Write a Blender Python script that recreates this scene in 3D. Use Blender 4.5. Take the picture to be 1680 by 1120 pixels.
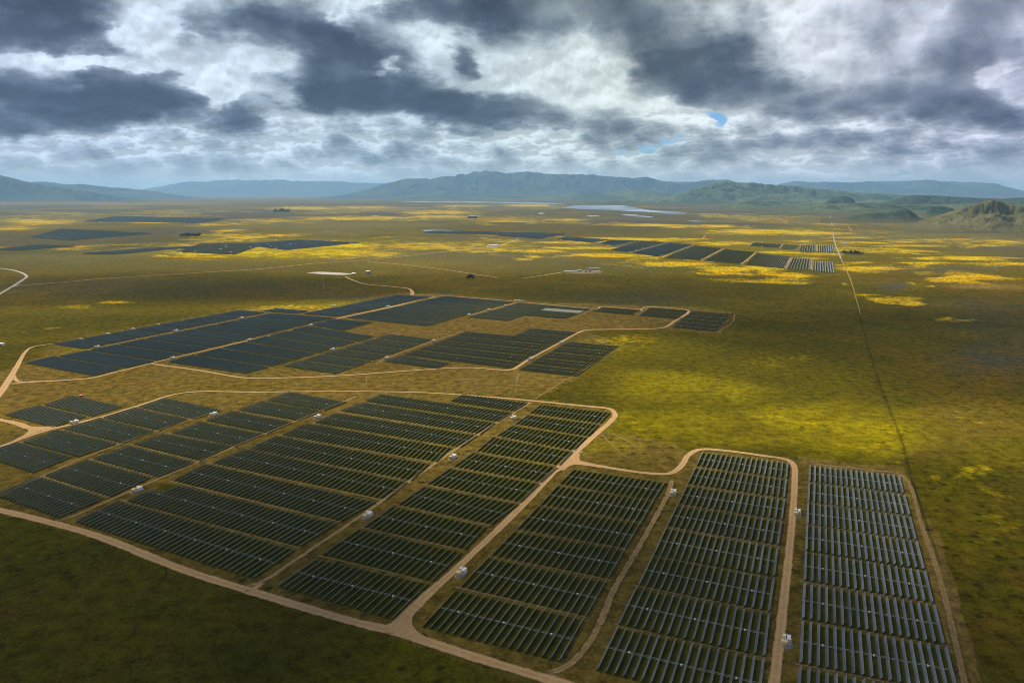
import bpy, math, random
import numpy as np
from mathutils import Vector, Matrix
R = math.radians
rnd = random.Random(7)
rng = np.random.default_rng(5)
for o in list(bpy.data.objects): bpy.data.objects.remove(o)
S = bpy.context.scene
COL = S.collection

# ------------------------------------------------------------------ camera
F_PX, HZ, CAM_H = 1280.0, 314.0, 300.0           # focal length and horizon row of the 1680x1120 photograph
PITCH = math.atan((560 - HZ) / F_PX)
cd = bpy.data.cameras.new('camera'); cam = bpy.data.objects.new('camera', cd); COL.objects.link(cam)
cam.location = (0, 0, CAM_H); cam.rotation_euler = (R(90) - PITCH, 0, 0)
cd.sensor_width = 36; cd.lens = 36 * F_PX / 1680; cd.clip_start = 1; cd.clip_end = 250000
S.camera = cam

def ray(px, py):
    u, v = px - 840, py - 560
    return (u, F_PX * math.cos(PITCH) - v * math.sin(PITCH), -(F_PX * math.sin(PITCH) + v * math.cos(PITCH)))
def G(px, py, z=0.0):
    d = ray(px, py); t = (CAM_H - z) / -d[2]
    return np.array([d[0] * t, d[1] * t])
ROW = R(22.0)                                    # the panel rows run 22 degrees right of straight ahead
RD = np.array([math.sin(ROW), math.cos(ROW)]); RX = np.array([math.cos(ROW), -math.sin(ROW)])

# ------------------------------------------------------------------ light
SUN = np.array([*(-0.78 * RX + 0.50 * RD), 1.0]); SUN /= np.linalg.norm(SUN)
sl = bpy.data.lights.new('sun', 'SUN'); sl.energy = 5.0; sl.angle = R(2.0); sl.color = (1.0, 0.91, 0.74)
sun = bpy.data.objects.new('sun', sl); COL.objects.link(sun); sun.location = (0, 0, 3000)
sun.rotation_euler = Vector(SUN).to_track_quat('Z', 'Y').to_euler()
S.view_settings.view_transform = 'Standard'; S.view_settings.look = 'None'
S.view_settings.exposure = 0.38; S.view_settings.gamma = 1
S.cycles.pixel_filter_type = 'BLACKMAN_HARRIS'; S.cycles.filter_width = 1.0; S.cycles.max_bounces = 6; S.cycles.transparent_max_bounces = 12; S.cycles.volume_bounces = 0

class NT:
    """small helper for writing node trees"""
    def __init__(s, t, dim='3D'): s.dim = dim; s.t = t; s.n = t.nodes; s.l = t.links
    def new(s, k, **kw):
        n = s.n.new(k)
        for a, b in kw.items(): setattr(n, a, b)
        return n
    def put(s, sock, v):
        if v is None: return
        if hasattr(v, 'is_output'): s.l.new(v, sock)
        else: sock.default_value = v
    def math(s, op, a, b=None, c=None, clamp=False):
        n = s.new('ShaderNodeMath', operation=op, use_clamp=clamp)
        for i, v in enumerate((a, b, c)): s.put(n.inputs[i], v)
        return n.outputs[0]
    def vec(s, op, a, b=None, c=None):
        n = s.new('ShaderNodeVectorMath', operation=op)
        for i, v in enumerate((a, b, c)): s.put(n.inputs[i], v)
        return n.outputs['Value'] if op in ('LENGTH', 'DOT_PRODUCT', 'DISTANCE') else n.outputs[0]
    def noise(s, vec, scale, detail=4, rough=.55, dist=0, out='Fac'):
        n = s.new('ShaderNodeTexNoise', noise_dimensions=s.dim); s.put(n.inputs['Vector'], vec)
        n.inputs['Scale'].default_value = scale; n.inputs['Detail'].default_value = detail
        n.inputs['Roughness'].default_value = rough; n.inputs['Distortion'].default_value = dist
        return n.outputs[out]
    def ramp(s, v, a, b, c=0., d=1., smooth=True):
        n = s.new('ShaderNodeMapRange', interpolation_type='SMOOTHSTEP' if smooth else 'LINEAR', clamp=True) if smooth else s.new('ShaderNodeMapRange')
        for i, x in enumerate((v, a, b, c, d)): s.put(n.inputs[i], x)
        return n.outputs[0]
    def mix(s, f, a, b, blend='MIX'):
        n = s.new('ShaderNodeMix', data_type='RGBA', blend_type=blend)
        s.put(n.inputs[0], f); s.put(n.inputs[6], a if hasattr(a, 'is_output') else (*a, 1)); s.put(n.inputs[7], b if hasattr(b, 'is_output') else (*b, 1))
        return n.outputs[2]
    def attr(s, name):
        n = s.new('ShaderNodeAttribute', attribute_name=name); return n.outputs['Fac']
    def cramp(s, v, stops):
        n = s.new('ShaderNodeValToRGB'); s.put(n.inputs[0], v); cr = n.color_ramp
        while len(cr.elements) < len(stops): cr.elements.new(.5)
        for e, (p, c) in zip(cr.elements, stops): e.position = p; e.color = (*c, 1)
        return n.outputs[0]

# ------------------------------------------------------------------ sky: Nishita air behind broken cloud
def lin(r, g, b):
    return tuple(((c / 255) / 12.92 if c <= 10 else ((c / 255 + .055) / 1.055) ** 2.4) for c in (r, g, b))
W = bpy.data.worlds.new('World'); S.world = W; W.use_nodes = True
w = NT(W.node_tree, '2D'); w.n.clear()
sky = w.new('ShaderNodeTexSky', sky_type='NISHITA', sun_disc=False)
sky.sun_elevation = math.asin(SUN[2]); sky.sun_rotation = math.atan2(SUN[0], SUN[1]); sky.altitude = 600
geo = w.new('ShaderNodeTexCoord').outputs['Generated']
sep = w.new('ShaderNodeSeparateXYZ'); w.put(sep.inputs[0], geo)
X, Y, Z = sep.outputs
AZ = w.math('ARCTAN2', X, Y); EL = w.math('ARCSINE', Z)
def azel(px, py):
    d = ray(px, py); return math.atan2(d[0], d[1]), math.atan2(d[2], math.hypot(d[0], d[1]))
cmb = w.new('ShaderNodeCombineXYZ'); w.put(cmb.inputs[0], AZ); w.put(cmb.inputs[1], EL)
AE = cmb.outputs[0]
# the cloud deck seen in perspective: direction divided by height
zc = w.math('ADD', w.math('ABSOLUTE', Z), 0.035)
pl = w.new('ShaderNodeCombineXYZ'); w.put(pl.inputs[0], w.math('DIVIDE', X, zc)); w.put(pl.inputs[1], w.math('DIVIDE', Y, zc)); pl.inputs[2].default_value = 3.3
PL = pl.outputs[0]
# puffs keep their height near the horizon, so they are drawn in azimuth / elevation too
st = w.vec('MULTIPLY', AE, (1.0, 2.3, 1.0))
warp = w.vec('SUBTRACT', w.noise(st, 7.0, 5, .6, out='Color'), (.5, .5, .5))
AEw = w.vec('ADD', AE, w.vec('MULTIPLY', warp, (.16, .07, 0)))
BL = [  # centre x, centre y, half width, half height (photograph pixels) and thickness of each cloud mass
 (50,35,150,55,.60),(150,75,70,26,.30),(70,170,190,44,.62),(230,160,110,52,.50),(385,180,60,30,.42),(480,55,90,44,.38),(400,45,60,34,.20),(560,110,110,62,.55),(640,160,150,36,.62),(760,178,110,30,.50),(530,160,60,36,.40),(860,200,90,14,.22),(400,212,50,14,.3),
 (720,25,130,40,.30),(900,10,260,46,.40),(1090,70,110,56,.32),(1120,110,110,50,.40),(1210,140,110,36,.36),(1590,60,150,70,.20),(1600,140,140,70,.26),(1420,170,110,40,.28),(1650,180,80,50,.25),(1250,30,60,40,.15),
 (935,190,100,30,.16),(1620,246,90,22,.24),(1480,240,100,12,.16),(785,92,34,24,.38),(60,215,90,12,.22),(1010,215,60,14,.14),(1320,180,60,24,.2),(740,215,60,8,.2),
 (270,45,70,50,-.40),(150,106,190,13,-.34),(345,135,70,34,-.40),(620,6,80,22,-.40),(980,125,90,44,-.14),(1330,60,70,60,-.16),(1130,192,60,26,-.25),(620,108,24,12,-.40),(870,105,80,32,-.15),(1655,105,36,22,-.30),(330,165,22,20,-.3),(560,40,20,30,-.2)]
def blob(cx, cy, rx, ry, a, soft=(1.35, .25)):
    a0, e0 = azel(cx, cy); a1, _ = azel(cx + rx, cy); _, e1 = azel(cx, cy - ry); sx, sy = 1 / abs(a1 - a0), 1 / abs(e1 - e0)
    return w.ramp(w.vec('LENGTH', w.vec('MULTIPLY_ADD', AEw, (sx, sy, 0), (-a0 * sx, -e0 * sy, 0))), soft[0], soft[1], 0., a)
def voro(v, sc, det=4., rough=.5):
    n = w.new('ShaderNodeTexVoronoi', feature='F1', voronoi_dimensions='2D', normalize=True); w.put(n.inputs['Vector'], v)
    n.inputs['Scale'].default_value = sc; n.inputs['Detail'].default_value = det; n.inputs['Roughness'].default_value = rough
    return w.math('SUBTRACT', 1., n.outputs['Distance'])
dens = 0.0
for q in BL: dens = w.math('ADD', blob(*q), dens)
dens = w.math('ADD', dens, w.ramp(EL, R(15), R(24), 0., .30))      # overhead, out of the picture: a nearly closed deck
lowband = w.ramp(EL, R(6.6), R(4.2))
wob = w.vec('SUBTRACT', w.noise(AE, 30., 5, .65, out='Color'), (.5, .5, .5))
def billow(v2, v4):
    """heaped cloud: rounded puffs at three sizes, broken up by finer noise"""
    q = w.vec('ADD', v2, w.vec('MULTIPLY', wob, (.022, .022, 0)))
    a = w.math('MULTIPLY', w.math('SUBTRACT', voro(q, 11., 0.), .66), 1.0)
    a = w.math('ADD', a, w.math('MULTIPLY', w.math('SUBTRACT', voro(q, 27., 0.), .66), .60))
    a = w.math('ADD', a, w.math('MULTIPLY', w.math('SUBTRACT', voro(q, 66., 1.), .66), .34))
    b = w.math('SUBTRACT', w.noise(v2, 9., 9, .56, 0.), .5)
    q4 = w.vec('ADD', v4, w.vec('MULTIPLY', wob, (.018, .03, 0)))
    a4 = w.math('ADD', w.math('SUBTRACT', voro(q4, 24., 0.), .66), w.math('MULTIPLY', w.math('SUBTRACT', voro(q4, 60., 1.), .66), .6))
    c = w.math('SUBTRACT', w.noise(v4, 10., 8, .56, 0.), .5)
    hi = w.math('ADD', w.math('MULTIPLY', a, .85), w.math('MULTIPLY', b, 1.1))
    lo = w.math('ADD', w.math('MULTIPLY', c, 1.7), w.math('MULTIPLY', a4, 1.0))
    m = w.new('ShaderNodeMix', data_type='FLOAT'); w.put(m.inputs[0], lowband); w.put(m.inputs[2], hi); w.put(m.inputs[3], lo)
    return m.outputs[0]
v2 = w.vec('MULTIPLY', AE, (1.0, 1.25, 1.0))
v4 = w.vec('MULTIPLY', AE, (1.0, 2.7, 1.0))
off = (-.003, .009, 0.)
H0 = billow(v2, v4); H1 = billow(w.vec('ADD', v2, off), w.vec('ADD', v4, w.vec('MULTIPLY', off, (1., 1.3, 1.))))
lit = w.math('SUBTRACT', H0, H1)
core = dens
dens = w.math('ADD', dens, w.math('MULTIPLY', H0, w.math('MULTIPLY_ADD', lowband, .02, .50)))
dens = w.math('ADD', dens, w.math('MULTIPLY_ADD', lowband, .05, .22), clamp=True)
ccol = w.cramp(dens, [(0., lin(224, 231, 236)), (.17, lin(220, 227, 232)), (.25, lin(206, 214, 220)), (.33, lin(178, 187, 195)), (.44, lin(146, 156, 166)), (.58, lin(112, 123, 137)), (.80, lin(80, 91, 108)), (1., lin(68, 78, 95))])
# hue drifts from slate on the left through greenish grey to violet grey on the right
hue = w.cramp(w.ramp(AZ, R(-34), R(34), smooth=False), [(0., (.90, .98, 1.14)), (.40, (.90, 1.0, 1.05)), (.62, (1.0, 1.04, .97)), (1., (1.03, .98, 1.16))])
ccol = w.mix(1.0, ccol, hue, 'MULTIPLY')
amt = w.math('MULTIPLY', w.math('MULTIPLY', w.ramp(core, .70, .0, .50, 1.), w.math('MULTIPLY_ADD', lowband, .5, 1.)), 2.3)
shade = w.ramp(w.math('MULTIPLY', lit, amt), -.62, .62, .74, 1.26)
shc = w.new('ShaderNodeCombineColor')
for k in range(3): w.put(shc.inputs[k], shade)
ccol = w.mix(1.0, ccol, shc.outputs[0], 'MULTIPLY')
hz = w.ramp(EL, R(2.6), R(.1), 0., .72)
ccol = w.mix(hz, ccol, lin(206, 219, 228))
gap = w.math('ADD', blob(1188, 203, 30, 28, .74), w.math('ADD', blob(1070, 240, 52, 7, .66), w.math('ADD', blob(1500, 292, 170, 8, .5), blob(230, 293, 160, 7, .3))))
cover = w.math('SUBTRACT', 1., w.math('MULTIPLY', w.ramp(w.math('SUBTRACT', gap, w.math('MULTIPLY', w.math('MAXIMUM', H0, -.12), 1.2)), .22, .95), w.ramp(gap, .10, .45)))
b1 = w.new('ShaderNodeBackground'); w.put(b1.inputs[0], w.mix(1., sky.outputs[0], (.26, .46, .74), 'MULTIPLY')); b1.inputs[1].default_value = .12
b2 = w.new('ShaderNodeBackground'); w.put(b2.inputs[0], ccol); b2.inputs[1].default_value = .78
ms = w.new('ShaderNodeMixShader'); w.put(ms.inputs[0], cover); w.l.new(b1.outputs[0], ms.inputs[1]); w.l.new(b2.outputs[0], ms.inputs[2])
wo = w.new('ShaderNodeOutputWorld'); w.l.new(ms.outputs[0], wo.inputs[0])

# ------------------------------------------------------------------ materials
def mat(name, col=None, rough=.8, spec=.3, metal=0., fn=None, dim='3D'):
    m = bpy.data.materials.new(name); m.use_nodes = True; t = NT(m.node_tree, dim)
    b = m.node_tree.nodes['Principled BSDF']
    b.inputs['Roughness'].default_value = rough; b.inputs['Specular IOR Level'].default_value = spec; b.inputs['Metallic'].default_value = metal
    if col is not None:
        pos = t.new('ShaderNodeNewGeometry').outputs['Position']
        nz = t.ramp(t.noise(pos, .9, 4), .25, .75, .82, 1.16)
        t.put(b.inputs['Base Color'], t.mix(1., col, t.cramp(nz, [(0., (0, 0, 0)), (1., (1, 1, 1))]) if False else _grey(t, nz), 'MULTIPLY'))
    if fn: fn(t, b)
    return m
def _grey(t, v):
    c = t.new('ShaderNodeCombineColor')
    for i in range(3): t.put(c.inputs[i], v)
    return c.outputs[0]

def f_ground(t, b):
    P = t.new('ShaderNodeNewGeometry').outputs['Position']
    big = t.noise(P, .0016, 5, .55); mid = t.noise(P, .012, 5, .6, .3); fine = t.noise(P, .075, 5, .7); spk = t.noise(P, .35, 3, .7)
    c = t.mix(t.ramp(big, .40, .60), (.084, .068, .004), (.104, .070, .005))
    c = t.mix(t.ramp(mid, .42, .66, 0., .8), c, (.066, .060, .002))
    c = t.mix(t.ramp(t.noise(P, .0045, 6, .65, .6), .50, .72, 0., .75), c, (.122, .092, .003))
    # purplish grey reaches of the far plain
    c = t.mix(t.math('MULTIPLY', t.attr('purple'), t.ramp(mid, .25, .6)), c, (.064, .064, .054))
    dry = t.math('MULTIPLY', t.attr('dry'), t.ramp(t.math('ADD', mid, t.math('MULTIPLY', fine, .5)), .45, .90, .40, 1.))
    c = t.mix(dry, c, (.200, .128, .030))
    sunlit_lush = t.math('MULTIPLY', t.attr('sunlit_lush'), t.ramp(mid, .28, .60, .45, 1.))
    c = t.mix(sunlit_lush, c, (.235, .190, .002))  # bright growth, with pools of sunlight painted into its colour
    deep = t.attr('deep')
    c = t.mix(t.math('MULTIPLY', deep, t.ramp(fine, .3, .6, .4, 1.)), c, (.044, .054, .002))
    fl = t.attr('flower')
    m1 = t.math('ADD', t.math('MULTIPLY', mid, .9), t.math('MULTIPLY', fine, .55))
    m2 = t.math('MULTIPLY', t.math('SUBTRACT', t.noise(P, .0035, 6, .62, 1.0), .5), 1.5)
    f1 = t.ramp(t.math('SUBTRACT', t.math('ADD', t.math('ADD', m1, m2), t.math('MULTIPLY', fl, .62)), 1.06), -.22, .42)
    f1 = t.math('MULTIPLY', f1, t.ramp(fl, .02, .30))
    f1 = t.math('MULTIPLY', f1, t.ramp(fine, .30, .62, .45, 1.))
    fcol = t.mix(t.ramp(t.noise(P, .004, 3), .35, .65), (.60, .36, .001), (.58, .44, .002))
    c = t.mix(t.math('MULTIPLY', f1, .92), c, fcol)
    # tussocks, bare spots and dark brush
    k = t.math('ADD', t.math('MULTIPLY', t.math('SUBTRACT', fine, .5), 2.6), t.math('MULTIPLY', t.math('SUBTRACT', spk, .5), 1.6))
    c = t.mix(1., c, _grey(t, t.math('MAXIMUM', t.math('MULTIPLY_ADD', k, .85, 1.0), .45)), 'MULTIPLY')
    brush = t.ramp(t.noise(P, .045, 6, .75, 1.2), .61, .70, 0., .6)
    c = t.mix(brush, c, (.018, .020, .004))
    vs = t.new('ShaderNodeTexVoronoi', voronoi_dimensions='2D', feature='F1'); t.put(vs.inputs['Vector'], P); vs.inputs['Scale'].default_value = .034; vs.inputs['Randomness'].default_value = 1.
    sel = t.ramp(t.noise(P, .006, 3), .50, .60)
    c = t.mix(t.math('MULTIPLY', t.ramp(vs.outputs['Distance'], .16, .05, 0., .75), sel), c, (.020, .022, .005))   # scattered low shrubs
    t.put(b.inputs['Base Color'], c)
    bp = t.new('ShaderNodeBump'); bp.inputs['Strength'].default_value = .7; bp.inputs['Distance'].default_value = 1.6
    t.put(bp.inputs['Height'], t.math('ADD', fine, t.math('MULTIPLY', mid, 3.))); t.put(b.inputs['Normal'], bp.outputs[0])
M = {}
M['ground'] = mat('grassland', rough=1., spec=0., fn=f_ground, dim='2D')
def f_road(cols, soft, wear):
    def f(t, b):
        P = t.new('ShaderNodeNewGeometry').outputs['Position']
        a = t.math('ABSOLUTE', t.attr('across'))
        n = t.noise(P, .22, 5, .65); n2 = t.noise(P, .035, 4, .6)
        c = t.mix(t.ramp(n, .3, .7), cols[0], cols[1])
        c = t.mix(t.ramp(n2, .5, .75, 0., .45), c, cols[2])
        # two wheel tracks, packed paler than the crown between them
        tr = t.math('ABSOLUTE', t.math('SUBTRACT', a, .42))
        c = t.mix(t.ramp(tr, .25, .0, 0., wear), c, tuple(min(1, v * 1.35) for v in cols[1]))
        t.put(b.inputs['Base Color'], c)
        edge = t.math('ADD', a, t.math('MULTIPLY', t.math('SUBTRACT', t.noise(P, .16, 5, .7), .5), soft * 2.2))
        al = t.ramp(edge, 1.0 - soft * .1, 1.0 - soft * 1.0)
        al = t.math('MULTIPLY', al, t.attr('strength'))
        t.put(b.inputs['Alpha'], al)
    return f
M['dirt'] = mat('dirt_road', rough=.95, spec=.1, fn=f_road([(.42, .25, .100), (.54, .345, .155), (.33, .20, .075)], .30, .35))
M['track'] = mat('wheel_track', rough=.95, spec=.1, fn=f_road([(.27, .165, .055), (.38, .25, .10), (.18, .12, .035)], .8, .7))
M['ditch'] = mat('wet_ditch_grass', rough=1., spec=0., fn=f_road([(.030, .034, .003), (.050, .048, .004), (.024, .026, .003)], 1.1, 0.))
M['paved'] = mat('paved_road', rough=.8, spec=.2, fn=f_road([(.24, .21, .165), (.30, .27, .22), (.19, .17, .13)], .2, .2))
def f_panel(t, b):
    P = t.new('ShaderNodeNewGeometry').outputs['Position']
    ri = t.new('ShaderNodeObjectInfo').outputs['Random']
    n = t.noise(P, .05, 3)
    c = t.mix(t.ramp(n, .35, .65), (.125, .140, .152), (.185, .198, .210))
    c = t.mix(1., c, _grey(t, t.ramp(ri, 0., 1., .82, 1.18)), 'MULTIPLY')
    t.put(b.inputs['Base Color'], c)
M['panel'] = mat('solar_glass', rough=.22, spec=.6, fn=f_panel)
M['back'] = mat('panel_back', (.19, .30, .36), .6, .3)
M['frame'] = mat('aluminium_frame', (.50, .51, .34), .5, .4, .1)
M['steel'] = mat('galvanised_steel', (.36, .38, .36), .45, .5, .4)
M['white'] = mat('white_paint', (.84, .81, .74), .5, .4)
M['cream'] = mat('cream_paint', (.80, .62, .30), .55, .3)
M['tan'] = mat('tan_paint', (.66, .54, .28), .6, .3)
M['bluegrey'] = mat('blue_grey_paint', (.25, .32, .42), .5, .4)
M['concrete'] = mat('concrete', (.42, .38, .33), .9, .2)
M['gravel'] = mat('gravel', (.27, .22, .18), .95, .1)
M['silver'] = mat('silver_and_glare', (.62, .63, .56), .5, .3)  # drive shaft coating; also the painted glare of one panel block
M['dust'] = mat('dusty_soil', (.16, .12, .06), .95, .1)
M['fence'] = mat('fence_wire', (.13, .15, .12), .7, .2)
M['pale'] = mat('pale_gravel', (.40, .36, .34), .95, .1)
M['dark'] = mat('dark_metal', (.05, .055, .06), .5, .4)
M['red'] = mat('red_paint', (.45, .03, .02), .5, .4)
M['wood'] = mat('weathered_wood', (.10, .075, .05), .9, .1)
M['leaf'] = mat('foliage', (.030, .042, .016), .9, .1)
M['bark'] = mat('bark', (.06, .045, .03), .95, .1)
def f_water(t, b):
    b.inputs['Base Color'].default_value = (.30, .36, .42, 1)
    P = t.new('ShaderNodeNewGeometry').outputs['Position']
    n = t.noise(P, .0012, 5, .6)
    t.put(b.inputs['Base Color'], t.mix(t.ramp(n, .50, .60), (.07, .13, .20), (.34, .42, .50)))
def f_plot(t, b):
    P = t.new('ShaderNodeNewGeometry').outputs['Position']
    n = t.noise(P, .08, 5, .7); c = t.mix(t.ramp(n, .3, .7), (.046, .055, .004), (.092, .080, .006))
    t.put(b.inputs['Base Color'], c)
M['plot'] = mat('shade_painted_grass', rough=1., spec=0., fn=f_plot, dim='2D')  # greener growth under panels, with the shade between rows painted in
M['water'] = mat('shallow_lake', rough=.35, spec=.6, fn=f_water)
def f_hill(c0, c1, c2, sc):
    def f(t, b):
        P = t.new('ShaderNodeNewGeometry').outputs['Position']
        n = t.noise(P, sc, 6, .6, .4); n2 = t.noise(P, sc * 4, 5, .65)
        c = t.mix(t.ramp(n, .43, .56), c0, c1); c = t.mix(t.ramp(n2, .52, .72, 0., .8), c, c2)
        sp = t.new('ShaderNodeSeparateXYZ'); t.put(sp.inputs[0], P)     # the slopes run out into the grass of the plain
        c = t.mix(t.ramp(t.math('ADD', sp.outputs[2], t.math('MULTIPLY', t.math('SUBTRACT', n2, .5), 90.)), 70., 0., 0., .85), c, (.092, .080, .030))
        t.put(b.inputs['Base Color'], c)
    return f

# ------------------------------------------------------------------ mesh helpers
def tag(o, label=None, cat=None, group=None, kind=None):
    for k, v in (('label', label), ('category', cat), ('group', group), ('kind', kind)):
        if v: o[k] = v
    return o
class MB:
    def __init__(s): s.v = []; s.f = []; s.m = []
    def box(s, c, d, mi=0, rz=0., bev=0.):
        cx, cy, cz = c; x, y, z = (q / 2 for q in d); n = len(s.v); cs, sn = math.cos(rz), math.sin(rz)
        for dz in (-z, z):
            for dx, dy in ((-x, -y), (x, -y), (x, y), (-x, y)): s.v.append((cx + dx * cs - dy * sn, cy + dx * sn + dy * cs, cz + dz))
        for q in ((3, 2, 1, 0), (4, 5, 6, 7), (0, 1, 5, 4), (1, 2, 6, 5), (2, 3, 7, 6), (3, 0, 4, 7)): s.f.append([n + k for k in q]); s.m.append(mi)
        return s
    def bar(s, a, b, r, mi=0, k=6, r2=None):
        a, b = Vector(a), Vector(b); d = (b - a).normalized(); u = d.orthogonal().normalized(); q = d.cross(u); n = len(s.v); r2 = r if r2 is None else r2
        for p, rr in ((a, r), (b, r2)):
            for i in range(k):
                t = 2 * math.pi * i / k; s.v.append(tuple(p + (u * math.cos(t) + q * math.sin(t)) * rr))
        for i in range(k): j = (i + 1) % k; s.f.append([n + i, n + j, n + k + j, n + k + i]); s.m.append(mi)
        s.f.append([n + i for i in range(k)][::-1]); s.f.append([n + k + i for i in range(k)]); s.m += [mi, mi]
        return s
    def mesh(s, name, mats):
        me = bpy.data.meshes.new(name); me.from_pydata(s.v, [], s.f); me.update()
        for m in mats: me.materials.append(m)
        if len(mats) > 1: me.polygons.foreach_set('material_index', s.m)
        return me
    def build(s, name, mats, parent=None, loc=(0, 0, 0)):
        return put(name, s.mesh(name, mats), parent, loc)
def put(name, me, parent=None, loc=(0, 0, 0), rz=0.):
    o = bpy.data.objects.new(name, me); COL.objects.link(o); o.location = loc; o.rotation_euler = (0, 0, rz)
    if parent: o.parent = parent
    return o
def empty(name, loc, rz=0.):
    o = bpy.data.objects.new(name, None); COL.objects.link(o); o.location = loc; o.rotation_euler = (0, 0, rz); o.empty_display_size = 3; return o
def copy_tree(o, parent=None):
    c = o.copy(); COL.objects.link(c); c.parent = parent
    for ch in [q for q in o.children]: copy_tree(ch, c)
    return c
def npmesh(name, V, Fc, mats, attrs=None, mi=None, smooth=False):
    me = bpy.data.meshes.new(name); V = np.asarray(V, np.float32); Fc = np.asarray(Fc, np.int32); k = Fc.shape[1]
    me.vertices.add(len(V)); me.vertices.foreach_set('co', V.ravel()); me.loops.add(Fc.size); me.loops.foreach_set('vertex_index', Fc.ravel())
    me.polygons.add(len(Fc)); me.polygons.foreach_set('loop_start', np.arange(0, Fc.size, k, dtype=np.int32)); me.polygons.foreach_set('loop_total', np.full(len(Fc), k, np.int32))
    for m in mats: me.materials.append(m)
    if mi is not None: me.polygons.foreach_set('material_index', np.asarray(mi, np.int32))
    if smooth: me.polygons.foreach_set('use_smooth', np.ones(len(Fc), bool))
    me.update(calc_edges=True)
    for nm, a in (attrs or {}).items():
        at = me.attributes.new(nm, 'FLOAT', 'POINT'); at.data.foreach_set('value', np.asarray(a, np.float32).ravel())
    me.validate()
    return me
def vnoise(x, y, seed=0):
    """smooth value noise on arrays"""
    xi, yi = np.floor(x).astype(np.int64), np.floor(y).astype(np.int64); xf, yf = x - xi, y - yi
    def h(a, b):
        q = (a * 374761393 + b * 668265263 + seed * 974711) & 0xffffffff; q = ((q ^ (q >> 13)) * 1274126177) & 0xffffffff; return ((q ^ (q >> 16)) & 0xffff) / 65535.
    u, v = xf * xf * (3 - 2 * xf), yf * yf * (3 - 2 * yf)
    return (h(xi, yi) * (1 - u) + h(xi + 1, yi) * u) * (1 - v) + (h(xi, yi + 1) * (1 - u) + h(xi + 1, yi + 1) * u) * v
def fbm(x, y, oct=5, seed=0, ridged=False):
    s = 0; a = .5
    for i in range(oct):
        n = vnoise(x * 2 ** i, y * 2 ** i, seed + i * 17); s = s + a * ((1 - abs(2 * n - 1)) if ridged else n); a *= .5
    return s

# ------------------------------------------------------------------ the plain: one sheet out to the horizon
def gpoly(pts): return np.array([G(*p) for p in pts])
def inpoly(x, y, P):
    r = np.zeros(x.shape, bool); j = len(P) - 1
    for i in range(len(P)):
        (xi, yi), (xj, yj) = P[i], P[j]
        c = ((yi > y) != (yj > y)) & (x < (xj - xi) * (y - yi) / (yj - yi + 1e-12) + xi); r ^= c; j = i
    return r
az_f = np.radians(np.linspace(-42, 42, 620)); az_b = np.radians(np.linspace(42, 318, 70))[1:-1]
AZs = np.concatenate([az_f, az_b]); RS = np.concatenate([[0.], np.geomspace(120, 100000, 620)])
rr, aa = np.meshgrid(RS, AZs, indexing='ij'); gx, gy = rr * np.sin(aa), rr * np.cos(aa)
wx = gx + (fbm(gx / 160, gy / 160, 4, 3) - .47) * 110; wy = gy + (fbm(gx / 160, gy / 160, 4, 9) - .47) * 110
def ell(lst):
    a = np.zeros(gx.shape)
    for cx, cy, rx, ry, amp in lst:
        c = G(cx, cy); hx = abs(G(cx + rx, cy)[0] - c[0]); hy = (G(cx, cy - ry)[1] - G(cx, cy + ry)[1]) / 2
        sk = c[0] / c[1]                                       # the field's long axis points away along the line of the rows
        dx = (wx - c[0] - sk * (wy - c[1])) / hx; dy = (wy - c[1]) / hy
        a = np.maximum(a, amp * np.clip(1.45 - np.sqrt(dx * dx + dy * dy), 0, 1)) if amp > 0 else a + amp * np.clip(1.45 - np.sqrt(dx * dx + dy * dy), 0, 1)
    return np.clip(a, 0, 1)
def far_streaks(sc, seed, lo, hi): return np.clip((fbm(gx / sc, gy / (sc * 1.2), 5, seed) - lo) / (hi - lo), 0, 1)
pyv = HZ + CAM_H * F_PX / np.maximum(gy, 1)                    # how far down the plain each vertex lies
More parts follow.
